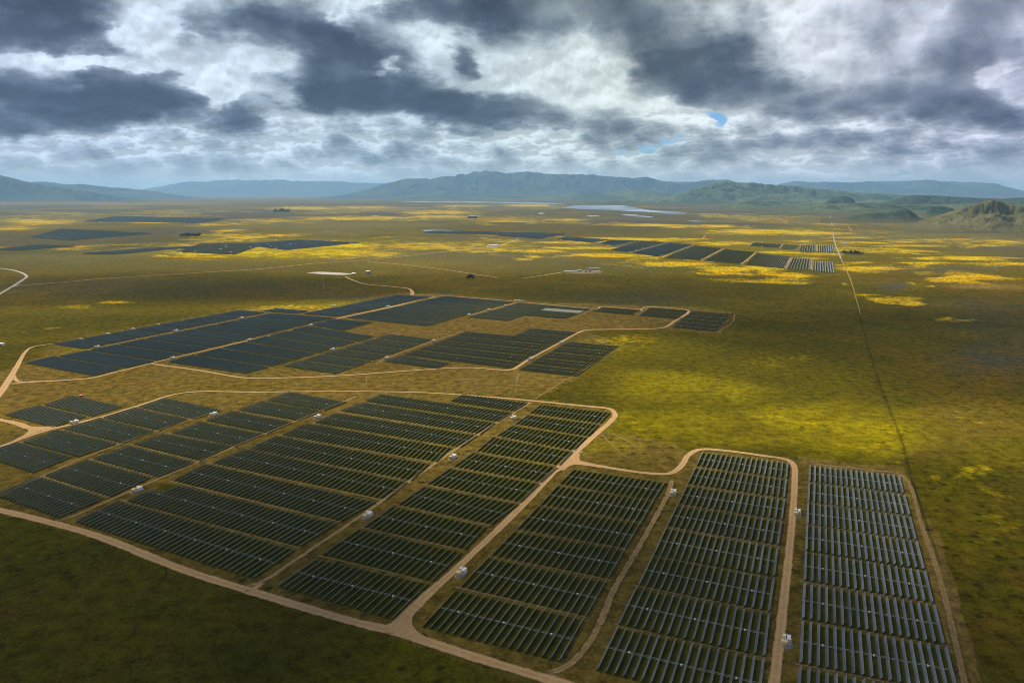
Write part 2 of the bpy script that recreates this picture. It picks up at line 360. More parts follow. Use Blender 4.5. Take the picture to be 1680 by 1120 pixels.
flower = ell([(540,402,120,7,.9),(430,412,150,9,.75),(330,418,50,7,.7),(560,415,90,7,.8),(700,404,90,7,.9),(760,408,80,5,.7),(60,363,70,5,.8),(25,374,30,4,.7),
 (260,364.5,50,1.8,.9),(400,388,60,3.5,.8),(380,379,30,3,.8),(440,362,90,4,.6),(590,358,120,4,.8),(500,341,60,3,.8),(600,340,60,3,.7),(720,348,70,4,.8),
 (710,355,60,3,.8),(830,362,70,3,.7),(870,337,55,2.5,.9),(760,338,60,2.2,.7),(1000,392,75,3.5,1.),(930,397,60,2.5,1.),(1060,394,60,3.5,1.),(880,388,40,2.5,.9),(960,407,80,2.2,.9),(880,412,60,3,.8),
 (870,423,20,5,.8),(1000,419,90,3,.95),(1110,433,70,5,.95),(1200,441,70,6,.95),(1290,455,50,7,1.),(1240,461,80,4,.8),(1220,447,60,4,.8),(1060,369,60,2.2,.95),(1150,371,70,3,.95),(1250,380,90,5,.9),(1330,383,60,4,.9),
 (1280,414,40,2,.9),(1340,417,40,2.3,.9),(1190,399,60,3.5,.85),(1110,392,50,2.5,.9),(930,361,40,2.3,.8),(1420,398,60,3,.7),(1500,403,90,3,.75),(1480,412,80,3,.8),(1570,424,90,3.2,1.),(1640,432,70,4,.9),(1540,431,80,3,.7),
 (1430,440,45,6,.85),(1400,432,30,4,.6),(1600,457,60,9,.8),(1570,447,60,4,.6),(1560,395,140,5,.5),(1400,390,60,3,.6),(1620,400,90,6,.55),
 (1460,492,55,5,.95),(1420,485,25,2.5,.9),(1490,497,25,4,.9),(1555,522,14,3.5,1.),(1590,527,35,2.,1.),(1490,465,10,2.5,.9),(1525,470,12,1.4,.9),(1405,466,8,2.2,.8),
 (300,420,40,4,.7),(150,505,40,5,.45),(150,533,22,2.6,.62),(200,497,25,3,.5),(480,504,60,6,.52),(100,540,40,4,.35),
 (1420,730,70,22,.25),(1510,765,10,6,.8),(1585,795,16,6,.7),(1620,790,20,8,.5),(1560,850,60,30,.42),(1650,830,40,40,.40),(1660,780,30,12,.55),(1600,870,60,18,.42),(1540,680,60,22,.2),
 (1180,680,60,24,.22),(1330,690,110,26,.24),(1270,665,30,9,.25),(1000,560,60,12,.25),(1260,590,120,20,.15),(1010,700,50,20,.3),(20,895,12,6,.5),(60,900,30,8,.25),(960,725,40,10,.3)])
midf = np.clip((pyv - 326) / 14, 0, 1) * np.clip((452 - pyv) / 34, 0, 1)
flower = np.maximum(flower, midf * far_streaks(900, 31, .52, .68) * .42)
flower = np.maximum(flower, midf * np.clip((gx / np.maximum(gy, 1) - .22) / .2, 0, 1) * far_streaks(500, 77, .42, .64) * .46)
sunlit_lush = ell([(470,412,190,12,.95),(1110,620,90,18,.7),(1160,640,110,26,.75),(1070,640,70,26,.6),(1340,692,130,30,.85),(1410,722,90,34,.75),(1250,725,120,16,.6),(1120,700,130,24,.6),(1030,700,60,26,.5),(1180,650,60,20,.6),  # lush fields, and sun patches painted as brighter ground
 (470,410,200,16,.6),(120,582,60,8,.6),(560,498,90,7,.6),(470,506,60,5,.7),(1060,575,120,20,.35),(1200,600,150,30,.3),(1350,620,100,30,.22),(1460,745,40,28,.6),(980,735,60,14,.5),
 (1560,840,110,60,.30),(1620,740,80,40,.15),(300,500,200,14,.12),(690,430,150,10,.3),(1640,1000,60,60,.1)])
sunlit_lush = np.maximum(sunlit_lush, midf * far_streaks(1500, 91, .44, .66) * .35)
purple = ell([(1300,343,260,12,.9),(1100,334,200,6,.8),(120,395,200,16,.6),(60,420,150,12,.5),(60,345,200,12,.8),(340,352,250,12,.6),(560,368,220,7,.7),(1100,360,220,6,.8),(1450,385,180,9,.9),(1640,390,150,14,.8),(1300,365,160,5,.7),(1640,580,90,30,.6),(1640,530,90,25,.4),(1470,470,22,7,.9),
 (230,470,260,16,.35),(560,488,60,6,.5),(330,395,120,5,.5),(1600,500,110,12,.35),(1040,490,120,12,.4),(1540,440,120,6,.6)])
purple = np.maximum(purple, midf * far_streaks(1300, 51, .44, .60) * .8)
dry = np.zeros(gx.shape)
soil = [([(-30,628),(60,585),(90,560),(400,506),(520,500),(655,480),(740,482),(900,496),(1130,503),(1206,512),(1180,548),(1090,540),(960,543),(1020,565),(945,622),(880,650),(700,640),(400,640),(280,642),(60,700),(-30,700)], .62),
        ([(560,545),(720,535),(860,520),(1100,520),(1085,537),(960,541),(870,545),(820,548),(760,548),(720,556),(640,548)], .75),
        ([(-30,640),(280,645),(400,640),(700,640),(900,655),(1005,672),(1010,690),(950,745),(1060,776),(1130,740),(1300,752),(1490,772),(1520,850),(1600,1130),(900,1130),(640,1030),(420,970),(165,880),(-30,830)], .55),
        ([(590,650),(400,645),(300,648),(380,668),(480,640)], .6), ([(1310,752),(1490,770),(1530,880),(1610,1130),(1572,1130),(1515,960),(1478,780),(1310,765)], .95),
        ([(950,745),(985,708),(1100,725),(1130,738),(1095,776),(1060,775)], .45),([(880,640),(1040,562),(1020,566),(930,622)], .5),([(700,610),(860,606),(850,620),(700,625)], .4),([(480,622),(800,612),(900,640),(600,636)], .5)]
for pts, a in soil: dry = np.maximum(dry, inpoly(wx * .25 + gx * .75, wy * .25 + gy * .75, gpoly(pts)) * a)
dry = np.maximum(dry, ell([(860,738,20,3,.2),(1030,735,40,12,.6),(1500,730,60,30,.25),(1560,690,80,30,.2),(1620,470,60,4,.9),(650,432,60,5,.2),(720,405,90,2,.3),(400,325,400,3,.4),(150,333,250,2.5,.8),(60,348,40,1.5,.8)]))
deep = np.zeros(gx.shape)
def along(pts, wd, amp):
    global deep
    P = gpoly(pts)
    for a, b in zip(P[:-1], P[1:]):
        ab = b - a; t = np.clip(((gx - a[0]) * ab[0] + (gy - a[1]) * ab[1]) / (ab @ ab), 0, 1)
        d = np.hypot(gx - a[0] - t * ab[0], gy - a[1] - t * ab[1]); deep = np.maximum(deep, amp * np.clip(1.3 - d / wd, 0, 1))

along([(1130,500),(1250,512),(1400,522),(1520,524),(1600,527),(1690,540)], 9, .4)
along([(1520,860),(1600,885),(1700,900)], 4, .5); along([(1410,515),(1405,490)], 8, .5); along([(1420,528),(1440,533)], 30, .7)
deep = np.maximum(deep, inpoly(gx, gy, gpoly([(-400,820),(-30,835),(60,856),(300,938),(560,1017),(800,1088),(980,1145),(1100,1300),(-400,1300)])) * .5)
NR, NA = gx.shape
idx = np.arange(NR * NA).reshape(NR, NA); a_, b_ = idx[:-1], idx[1:]
Fq = np.stack([a_, np.roll(a_, -1, 1), np.roll(b_, -1, 1), b_], -1)[1:].reshape(-1, 4)
Vg = np.stack([gx, gy, np.zeros_like(gx)], -1).reshape(-1, 3)
# the innermost ring is closed by a fan of thin quads
fan = np.stack([np.full(NA, 0), np.full(NA, 0), np.roll(idx[1], -1), idx[1]], -1)
tri = [(0, int(j), int(i)) for i, j in zip(idx[1], np.roll(idx[1], -1))]
me = bpy.data.meshes.new('plain')
keep = np.arange(NR * NA)
me = npmesh('plain', Vg, Fq[:, ::-1], [M['ground']], dict(flower=flower, sunlit_lush=sunlit_lush, purple=purple, dry=dry, deep=deep))
g0 = put('ground', me); tag(g0, kind='structure')
mbc = MB(); mbc.v = [tuple(Vg[i]) for i in idx[1]]; mbc.f = [list(range(NA))[::-1]]; mbc.m = [0]
c0 = mbc.build('ground', [M['ground']]); tag(c0, kind='structure')

# ------------------------------------------------------------------ roads and tracks
ZR = [0.04]
def smooth(P, step):
    P = np.asarray(P, float); out = []
    for i in range(len(P) - 1):
        p0, p1, p2, p3 = P[max(i - 1, 0)], P[i], P[i + 1], P[min(i + 2, len(P) - 1)]
        n = max(2, int(np.hypot(*(p2 - p1)) / step))
        for k in range(n):
            t = k / n; out.append(.5 * ((2 * p1) + (p2 - p0) * t + (2 * p0 - 5 * p1 + 4 * p2 - p3) * t * t + (3 * p1 - p0 - 3 * p2 + p3) * t ** 3))
    out.append(P[-1]); return np.array(out)
def ribbon(name, pts, width, mt, strength=1.0, world=False, z=None, jit=.10, step=None):
    P = np.array(pts, float) if world else gpoly(pts)
    wd = np.array(width, float) if hasattr(width, '__len__') else np.full(len(P), float(width))
    far = P[:, 1].mean(); step = step or max(3., min(40, far / 150)) 
    C = smooth(P, step); n = len(C)
    Wd = np.interp(np.linspace(0, len(P) - 1, n), np.arange(len(P)), wd)
    T = np.gradient(C, axis=0); T /= np.maximum(np.hypot(T[:, 0], T[:, 1]), 1e-6)[:, None]; N = np.stack([T[:, 1], -T[:, 0]], 1)
    z = z if z is not None else ZR[0] + far * 2e-5; ZR[0] += .006
    V, A, St = [], [], []; K = 5
    sd = rnd.random() * 99
    for i in range(n):
        j = 1 + jit * (vnoise(np.array([i * .35 + sd]), np.array([sd]), 3)[0] - .5) * 2
        f = min(1., (i + .3) / 2, (n - 1 - i + .3) / 2)
        for k in range(K):
            a = -1 + 2 * k / (K - 1); p = C[i] + N[i] * a * Wd[i] / 2 * j; V.append((p[0], p[1], z)); A.append(a); St.append(strength * f)
    Fc = [(i * K + k, i * K + k + 1, (i + 1) * K + k + 1, (i + 1) * K + k) for i in range(n - 1) for k in range(K - 1)]
    return tag(put(name, npmesh(name, V, Fc, [mt], dict(across=A, strength=St))), kind='structure')
D_, T_, P_ = M['dirt'], M['track'], M['paved']
# narrow wheel tracks first (lowest), then the graded roads
for pts, wd, s in [([(88,855),(120,846),(225,800),(330,755),(440,709),(530,672),(585,650)], 7, .8), ([(-20,822),(75,778),(150,745),(258,706),(370,669)], 6, .75),
    ([(398,964),(440,948),(490,914),(600,840),(745,738),(840,678),(872,659)], 7, 1.), ([(895,1103),(930,1092),(962,1060),(985,1020),(1008,965),(1052,890),(1093,815),(1103,786)], 8, .9),
    
    ([(985,710),(1015,716),(1050,735)], 3, .7), ([(985,710),(1040,716),(1056,722)], 3, .6), ([(985,711),(1010,735),(1030,752)], 2.5, .6), ([(1330,760),(1420,770),(1484,783),(1512,860),(1545,960),(1585,1130)], 7, .8),
    ([(876,655),(930,622),(985,590),(1022,566)], 4, .7), ([(847,628),(852,610)], 3, .9), ([(840,655),(846,640),(848,622)], 2, .5), ([(450,652),(600,646),(690,640),(760,628),(798,621)], 4, .5), ([(745,622),(798,622)], 3, .8),
    ([(565,621),(600,618)],3,.5), ([(600,617),(602,632)], 2.5, .6), ([(1174,546),(1200,530),(1206,514)], 5, .7),
    ([(630,560),(650,546),(700,530),(760,519)], 5, .6),([(551,577),(600,560),(640,547)], 7, .7),([(615,598),(640,585),(700,563),(760,543)], 6, .8),([(478,603),(520,615),(560,605),(640,585)], 4, .6),
    ([(160,571),(230,555),(290,543),(396,522),(440,513)], 6, .8),([(484,514),(560,517),(600,524),(690,526)], 5, .6),([(769,518),(801,508.5),(829,502),(848,496)], 8, .9),([(1040,519),(1056,511),(1064,505)], 6, .7),([(770,523),(834,528),(862,519),(928,524),(972,507)], 5, .7),
    ([(1396,385),(1402,395)], 6, .8), ([(1424,370),(1436,376)], 8, .8), ([(1490,371),(1520,383),(1560,398)], 10, .6),([(1361,350),(1363,362),(1366,372)], 22, .8),([(1392,372),(1398,380)],20,.8)]:
    ribbon('dirt_track', pts, wd, T_, s)
for pts, wd in [
    ([(-40,828),(60,851),(165,881),(300,934),(420,972),(560,1014),(640,1034),(700,1052),(800,1084),(900,1114),(980,1140)], 11),
    ([(648,1040),(655,1022),(690,985),(757,925),(850,836),(915,768),(945,741),(985,706),(1004,689),(1009,679),(998,670),(960,666),(900,660),(850,655),(790,650),(700,644),(600,642),(500,642),(420,643),(330,642),(285,647),(240,661),(180,680),(130,693),(85,704),(45,716),(-30,745)], [15,10,8.5,8.5,9,9,9,9,9,9,9,8,7,7,6,5,5,5,5,5,6,6,6,7,8,8,8]),
    ([(-20,684),(20,693),(52,703),(80,704)], [8,8,10,12]),
    
    ([(20,612),(30,626),(60,627)],[8,8,4]),([(400,971),(422,962),(436,952)],[3,6,4]),
    ([(918,772),(940,757),(975,763),(1030,772),(1075,777),(1100,776),(1117,765),(1130,746),(1150,737),(1190,739),(1250,747),(1288,753),(1302,763),(1304,785),(1300,850),(1292,930),(1282,1020),(1268,1140)], [13,9,8,8,8,8,8,8,8,8,8,8,8,8,8,8.5,8.5,8.5]),
    ([(-20,668),(5,638),(25,606),(42,577),(58,568),(92,563.5)], [13,13,12,10,7,5]), ([(12,631),(40,627),(100,624),(150,620),(175,614),(240,598),(284,587),(350,572),(410,558),(510,534),(560,521),(640,504),(695,490.5),(722,486)], [12,7,6,6,7,7,7,8,8,8,8,8,7,7]),
    ([(244,596),(268,599.5),(330,608),(395,619),(450,620),(560,616),(700,606),(770,603),(832,607),(850,601),(870,588),(922,560),(948,546),(968,541),(1030,540),(1085,538),(1108,526),(1129,513),(1125,508),(1100,505.5),(1064,503.5),(1050,507),(1030,506),(988,503),(975,506.5),(915,501),(860,496),(740,486),(675,484)], [8,7,6,6,6,6,6,7,8,8,8,8,8,8,7,8,9,9,8,7,7,7,6,6,7,6,7,7,7]),
    ([(676,485),(676,478),(668,473),(640,470),(600,466),(580,460),(566,453.5)], [16,12,10,8,8,8,8]), ([(657,484),(600,495),(520,509.5),(455,506.5),(398,509.5)], [8,7,7,6,6])]:
    ribbon('dirt_road', pts, wd, D_)
ribbon('dirt_road', [(1371,402),(1376,415),(1380,425)], [7,9,9], P_, .99)
ribbon('dirt_track', [(1380,425),(1395,458),(1404,488),(1409,505),(1412,517)], [9,7,6,5,4], T_, .8)
for pts, wd, st in [([(600,429),(660,434),(720,441),(780,450),(822,456)], 8, .8), ([(855,457),(890,452),(926,446)], 8, .9), ([(32,468),(90,464),(200,455),(400,443),(450,439),(520,432),(620,425),(700,416),(790,406),(820,402),(850,393)], [7,7,8,8,8,9,10,12,14,15,16], .9)]:
    ribbon('dirt_road', pts, wd, D_, st)
ribbon('ditch', [(1410,515),(1430,590),(1455,660),(1478,720),(1490,765),(1508,820),(1520,860),(1545,930)], [9,9,8,8,8,8,6,4], M['ditch'], .42)
for pts, wd in [([(-30,437),(20,443),(43,452),(36,460),(20,470),(-30,500)], 11), ([(16,472),(32,467.5),(48,466.5)], [16,9,4]), ([(1366,380),(1368,392),(1371,403)], [7,8,9])]:
    ribbon('paved_road', pts, wd, P_)
for (x0, y0), (x1, y1) in [((1033,414.5),(1096,397.5)),((1082,422),(1138,401.5)),((1148.5,427.3),(1187,407.8)),((1216,433.6),(1240,414.5)),((1288.6,440.6),(1298,422.4)),((1329,442.3),(1331.5,424)),((1010,403),(1051,393.7)),((974,398),(1003,392.7)),
                           ((1228,403),(1238,396)),((1278,407.5),(1285,400)),((1305,411),(1314,401)),((1338,413),(1339,401.5)),((1152,392),(1158,386)),((840,398),(850,392)),((992,405),(1003,402))]:
    ribbon('dirt_road', [(x0, y0), ((x0 + x1) / 2, (y0 + y1) / 2), (x1, y1)], 15, T_)

# flat patches: gravel yards, ponds and the flared mouths of the road junctions
def patch(name, pts, mt, z=.15, world=False, fine=6):
    P = np.array(pts) if world else gpoly(pts); C = smooth(np.vstack([P, P[:1]]), fine if not world else 1.2)[:-1] if len(P) > 4 else P
    b = MB(); b.v = [(p[0], p[1], z) for p in C]; b.f = [list(range(len(C)))]; b.m = [0]
    o = b.build(name, [mt]); nrm = o.data.polygons[0].normal.z
    if nrm < 0: o.data.flip_normals()
    at = o.data.attributes.new('strength', 'FLOAT', 'POINT'); at.data.foreach_set('value', np.ones(len(o.data.vertices), np.float32))
    at = o.data.attributes.new('across', 'FLOAT', 'POINT'); at.data.foreach_set('value', np.full(len(o.data.vertices), .2, np.float32))
    return tag(o, kind='structure')
patch('dirt_road', [(606,1024),(625,1026),(643,1021),(664,1004),(688,982),(692,990),(681,1004),(676,1020),(684,1035),(704,1048),(712,1058),(690,1052),(655,1042),(630,1035)], M['dirt'], .36, fine=2)
patch('dirt_road', [(912,776),(922,764),(935,751),(946,743),(951,745),(951,753),(958,759),(985,763),(985,767),(960,763.5),(940,763),(926,769)], M['dirt'], .37, fine=2)
patch('dirt_road', [(20,690),(40,695),(56,700),(90,699),(88,703),(64,708),(42,717),(20,727),(18,725),(38,714),(46,707),(42,701),(20,694)], M['dirt'], .38, fine=2)
patch('gravel_yard', [(503,447.6),(522,446),(548,446.9),(578,449.2),(562,450.9),(532,449.9)], M['pale'])
patch('gravel_yard', [(925,447),(945,444),(962,443),(985,444.5),(988,447),(975,448.6),(950,448.6)], M['dust'])
patch('gravel_yard', [(797,403.5),(806,401),(818,402),(815,405.5),(800,405.5)], M['gravel'], .3)
patch('pond', [(693,378.3),(700,377),(730,377.6),(752,380.2),(740,381),(700,379.8)], M['water'], .4)
WZ = .6
for pts in [[(922,341),(945,337.4),(975,335.6),(1014,336.6),(1037,339.6),(1068,344.9),(1123,348.6),(1104,351),(1071,348.2),(1037,346.6),(997,344.5),(957,343.2)], [(650,330.3),(720,330.8),(800,331.2),(900,333),(940,334.6),(900,334.8),(800,332.8),(690,331.6)],
            [(880,350),(888,349),(895,350),(888,351.3)], [(1020,352.4),(1035,351.8),(1060,354.4),(1072,356.4),(1050,356),(1030,354)], [(1126,362.3),(1140,361.9),(1164,364),(1140,363.9)], [(962,354.2),(980,353.6),(985,354.8),(968,355.4)], [(1379,398.5),(1386,397.6),(1392,399),(1386,400)]]:
    patch('lake', pts, M['water'], WZ); WZ += .02

# ------------------------------------------------------------------ hills and mountains, as relief
def hills(name, sky_pts, dist, depth, mt, seed, front=.75, rough=.5, sub=0., nx=None):
    sp = np.array(sky_pts, float); xs = np.linspace(sp[0, 0], sp[-1, 0], nx or int(max(60, (sp[-1, 0] - sp[0, 0]) / 1.6)))
    ys = np.interp(xs, sp[:, 0], sp[:, 1]); n = 90
    ts = np.linspace(0, 1, n)                                 # 0 front foot, 1 back foot
    V = []; at = (xs - 840) / F_PX * math.cos(PITCH)
    t2, a2 = np.meshgrid(ts, at, indexing='ij'); D = dist - depth * front + depth * t2
    x = a2 * D; y = D
    ys = ys + (fbm(xs / 26. + seed, xs * 0 + seed, 4, seed) - .47) * min(3.5, .10 * max(8, (HZ + 20 - ys.min())))
    Hc = CAM_H + (HZ - ys) / F_PX * dist * math.cos(PITCH) ** 2; Hc = np.maximum(Hc, 4.)
    prof = np.where(t2 < front, t2 / front, (1 - t2) / (1 - front)); s = dist / 26.
    rid = fbm(x / s, y / s, 6, seed, True); rid2 = fbm(x / (s * .35), y / (s * .35), 5, seed + 5, True)
    prof2 = np.clip(prof ** 1.2 * (1 + rough * (rid - .5) * 3.0 * (1 - prof ** 5)) + (.25 + sub) * (rid2 - .5) * 1.3 * prof * (1 - prof ** 5), 0, 1.0)
    ends = np.clip(np.minimum(np.arange(len(xs)), np.arange(len(xs))[::-1]) / (len(xs) * .22), 0, 1) ** .8
    z = prof2 * (Hc * ends)[None, :] - 3. * (prof < .02)
    z += (rid2 - .45) * .09 * Hc[None, :] * (prof > .05) * ends
    V = np.stack([x, y, z], -1).reshape(-1, 3); m = len(xs); ix = np.arange(n * m).reshape(n, m)
    Fc = np.stack([ix[:-1, :-1], ix[:-1, 1:], ix[1:, 1:], ix[1:, :-1]], -1).reshape(-1, 4)
    return tag(put(name, npmesh(name, V, Fc, [mt], smooth=True)), kind='structure')
HB = mat('haze_tinted_scrub', rough=1, spec=0., fn=f_hill((.028, .050, .060), (.060, .082, .055), (.022, .036, .042), .0005))  # blue of the haze is painted into this scrub colour
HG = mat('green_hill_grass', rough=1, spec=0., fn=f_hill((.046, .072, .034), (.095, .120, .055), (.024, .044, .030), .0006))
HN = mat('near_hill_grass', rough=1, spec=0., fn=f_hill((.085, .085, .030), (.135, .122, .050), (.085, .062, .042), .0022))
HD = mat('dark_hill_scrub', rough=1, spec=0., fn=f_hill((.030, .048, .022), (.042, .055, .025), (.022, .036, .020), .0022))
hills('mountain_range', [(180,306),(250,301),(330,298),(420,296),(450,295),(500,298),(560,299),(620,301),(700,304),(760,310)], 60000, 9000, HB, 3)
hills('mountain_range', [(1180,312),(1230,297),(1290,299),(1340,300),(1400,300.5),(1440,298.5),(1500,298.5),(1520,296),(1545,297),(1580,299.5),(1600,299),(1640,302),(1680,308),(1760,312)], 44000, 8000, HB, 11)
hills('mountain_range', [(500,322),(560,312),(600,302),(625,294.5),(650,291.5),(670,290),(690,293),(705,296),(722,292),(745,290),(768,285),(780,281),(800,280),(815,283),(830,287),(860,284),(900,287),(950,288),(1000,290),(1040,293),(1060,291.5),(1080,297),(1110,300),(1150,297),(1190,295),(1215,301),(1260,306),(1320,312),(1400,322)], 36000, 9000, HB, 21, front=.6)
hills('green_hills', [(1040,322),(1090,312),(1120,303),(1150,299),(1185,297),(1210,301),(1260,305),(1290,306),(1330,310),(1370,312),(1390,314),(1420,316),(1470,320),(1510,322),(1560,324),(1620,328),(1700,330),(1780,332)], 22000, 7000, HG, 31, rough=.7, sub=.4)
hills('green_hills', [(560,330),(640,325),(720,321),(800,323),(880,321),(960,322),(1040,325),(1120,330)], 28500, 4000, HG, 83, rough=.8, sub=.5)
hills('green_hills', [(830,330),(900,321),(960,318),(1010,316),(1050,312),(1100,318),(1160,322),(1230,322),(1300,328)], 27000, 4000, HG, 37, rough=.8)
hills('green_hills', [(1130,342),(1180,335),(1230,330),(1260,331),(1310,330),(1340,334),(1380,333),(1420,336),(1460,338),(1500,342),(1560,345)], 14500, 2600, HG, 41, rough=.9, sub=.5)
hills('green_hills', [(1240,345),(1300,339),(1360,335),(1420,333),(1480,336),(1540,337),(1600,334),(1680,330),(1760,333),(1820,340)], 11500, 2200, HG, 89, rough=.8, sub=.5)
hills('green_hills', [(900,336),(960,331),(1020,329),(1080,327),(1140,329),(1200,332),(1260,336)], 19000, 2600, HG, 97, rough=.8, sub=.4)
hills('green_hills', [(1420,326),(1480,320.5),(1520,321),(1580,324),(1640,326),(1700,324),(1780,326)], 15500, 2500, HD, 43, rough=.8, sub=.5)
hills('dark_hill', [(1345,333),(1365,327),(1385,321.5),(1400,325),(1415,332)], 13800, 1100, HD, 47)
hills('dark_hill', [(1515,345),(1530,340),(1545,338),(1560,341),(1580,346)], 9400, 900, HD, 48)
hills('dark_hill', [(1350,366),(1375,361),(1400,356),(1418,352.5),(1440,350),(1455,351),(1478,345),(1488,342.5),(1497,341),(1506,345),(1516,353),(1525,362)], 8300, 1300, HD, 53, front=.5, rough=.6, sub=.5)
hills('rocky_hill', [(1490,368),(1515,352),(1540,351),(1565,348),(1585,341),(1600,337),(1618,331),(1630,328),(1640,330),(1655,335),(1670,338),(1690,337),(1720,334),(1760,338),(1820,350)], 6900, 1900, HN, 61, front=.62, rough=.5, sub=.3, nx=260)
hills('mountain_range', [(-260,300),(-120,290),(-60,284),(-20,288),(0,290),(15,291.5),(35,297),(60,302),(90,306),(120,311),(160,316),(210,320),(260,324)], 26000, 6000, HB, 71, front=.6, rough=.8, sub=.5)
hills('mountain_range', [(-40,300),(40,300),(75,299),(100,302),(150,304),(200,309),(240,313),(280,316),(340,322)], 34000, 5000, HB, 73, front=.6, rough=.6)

# ------------------------------------------------------------------ the air
hz_ = MB(); hz_.box((0, 34000, 560), (130000, 84000, 1144))
def f_haze():
    m = bpy.data.materials.new('haze_air'); m.use_nodes = True; t = NT(m.node_tree); t.n.clear()
    v = t.new('ShaderNodeVolumePrincipled'); v.inputs['Color'].default_value = (.38, .67, 1., 1); v.inputs['Density'].default_value = 2.0e-5; v.inputs['Anisotropy'].default_value = .2
    o = t.new('ShaderNodeOutputMaterial'); t.l.new(v.outputs[0], o.inputs['Volume']); return m
hb = hz_.build('haze', [f_haze()]); tag(hb, kind='stuff')

# ------------------------------------------------------------------ cumulus overhead: it shades the plain below
CM = bpy.data.materials.new('cloud_vapour'); CM.use_nodes = True; t_ = NT(CM.node_tree); t_.n.clear()
v_ = t_.new('ShaderNodeVolumePrincipled'); v_.inputs['Color'].default_value = (.95, .95, .95, 1); v_.inputs['Density'].default_value = .0022
o_ = t_.new('ShaderNodeOutputMaterial'); t_.l.new(v_.outputs[0], o_.inputs['Volume'])
def cloud(px, py, rx, ry, thick, seed, rot=0., alt=1750.):
    g = G(px, py); c = g + SUN[:2] / SUN[2] * alt; nl, na = 30, 72
    th, a = np.meshgrid(math.pi * np.arange(nl + 1) / nl, 2 * math.pi * np.arange(na) / na, indexing='ij'); r = np.sin(th)
    lump = 1 + .55 * (fbm(3 + np.cos(a) * 1.4 * r + seed, 3 + np.sin(a) * 1.4 * r + np.cos(th) * .3, 5, seed) - .47) * 2
    x, y = np.cos(a) * r * rx * lump, np.sin(a) * r * ry * lump
    z = np.cos(th); z = np.where(z > 0, z, z * .35) * thick * (.5 + 1. * fbm(x / 300. + 9, y / 300. + seed, 5, seed + 3))
    V = np.stack([x * math.cos(rot) - y * math.sin(rot), x * math.sin(rot) + y * math.cos(rot), z], -1).reshape(-1, 3)
    Fc = [(i * na + k, (i + 1) * na + k, (i + 1) * na + (k + 1) % na, i * na + (k + 1) % na) for i in range(nl) for k in range(na)]
    o = put('cloud', npmesh('cloud', V, Fc, [CM], smooth=True), None, (c[0], c[1], alt)); return tag(o, kind='structure')
for q in [(250, 1010, 560, 300, 210, 1), (800, 900, 620, 330, 80, 2), (350, 700, 900, 500, 80, 3), (560, 540, 1200, 420, 120, 4), (1640, 560, 800, 520, 260, 5), (1300, 500, 900, 420, 150, 6),
          (150, 475, 1200, 480, 190, 7), (820, 468, 1200, 420, 150, 8), (1330, 930, 420, 330, 60, 9), (1640, 1000, 330, 300, 300, 10), (520, 1150, 500, 260, 220, 11), (60, 860, 380, 400, 220, 12)]: cloud(*q)

# ------------------------------------------------------------------ solar blocks
PW, TILT, HUB = 2.65, R(47), 1.6
def row_shape(b, near, far, tilt=TILT, flip=1, detail=True):
    """one tracker row between two ground points: glass slab tilted towards the morning sun, torque tube and posts"""
    near, far = np.asarray(near, float), np.asarray(far, float); d = far - near; L = np.hypot(*d); d /= L; s = np.array([d[1], -d[0]])
    w2 = PW / 2; cx, cz = math.cos(tilt) * w2, math.sin(tilt) * w2 * flip; th = .10; ox, oz = -math.sin(tilt) * th * flip, math.cos(tilt) * th
    n = len(b.v)
    def P(q, a, z): p = q + s * a; b.v.append((p[0], p[1], HUB + z))
    for q in (near, far):
        P(q, -cx, -cz); P(q, cx, cz); P(q, cx + ox, cz + oz); P(q, -cx + ox, -cz + oz)
    for q, m in (((0, 1, 5, 4), 1), ((1, 2, 6, 5), 2), ((2, 3, 7, 6), 0), ((3, 0, 4, 7), 2), ((3, 2, 1, 0), 2), ((4, 5, 6, 7), 2)): b.f.append([n + k for k in q][::-1]); b.m.append(m)
    if detail:
        b.bar((*near, HUB - .14), (*far, HUB - .14), .09, 3, 5)
        k = 6
        for i in range(k):
            p = near + d * L * (i + .5) / k; b.bar((*p, 0), (*p, HUB - .2), .08, 3, 4)
PM = [M['panel'], M['back'], M['frame'], M['steel']]
rb = MB(); row_shape(rb, (0, -.5), (0, .5)); ROWME = None
def make_row_mesh(tilt, flip=1):
    b = MB(); row_shape(b, (0, -25.), (0, 25.), tilt, flip); return b.mesh('panel_row', PM)
ROW_MESH = make_row_mesh(TILT)
motor_b = MB().box((0, 0, .55), (.9, 1.1, 1.1)).box((0, 0, 1.16), (1.15, 1.55, .12)); MOTOR = motor_b.mesh('drive_motor', [M['white']])
NBLK = 0
def under(q):  # green sheet below a block, carrying painted shade of its rows
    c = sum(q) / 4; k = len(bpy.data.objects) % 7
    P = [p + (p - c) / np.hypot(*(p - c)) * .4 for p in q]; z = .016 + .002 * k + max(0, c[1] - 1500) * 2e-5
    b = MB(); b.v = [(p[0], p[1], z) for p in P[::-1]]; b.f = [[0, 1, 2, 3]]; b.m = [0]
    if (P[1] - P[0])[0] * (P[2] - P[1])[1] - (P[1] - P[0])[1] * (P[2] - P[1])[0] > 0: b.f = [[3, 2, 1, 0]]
    tag(b.build('shaded_grass_plot', [M['plot']]), kind='structure')
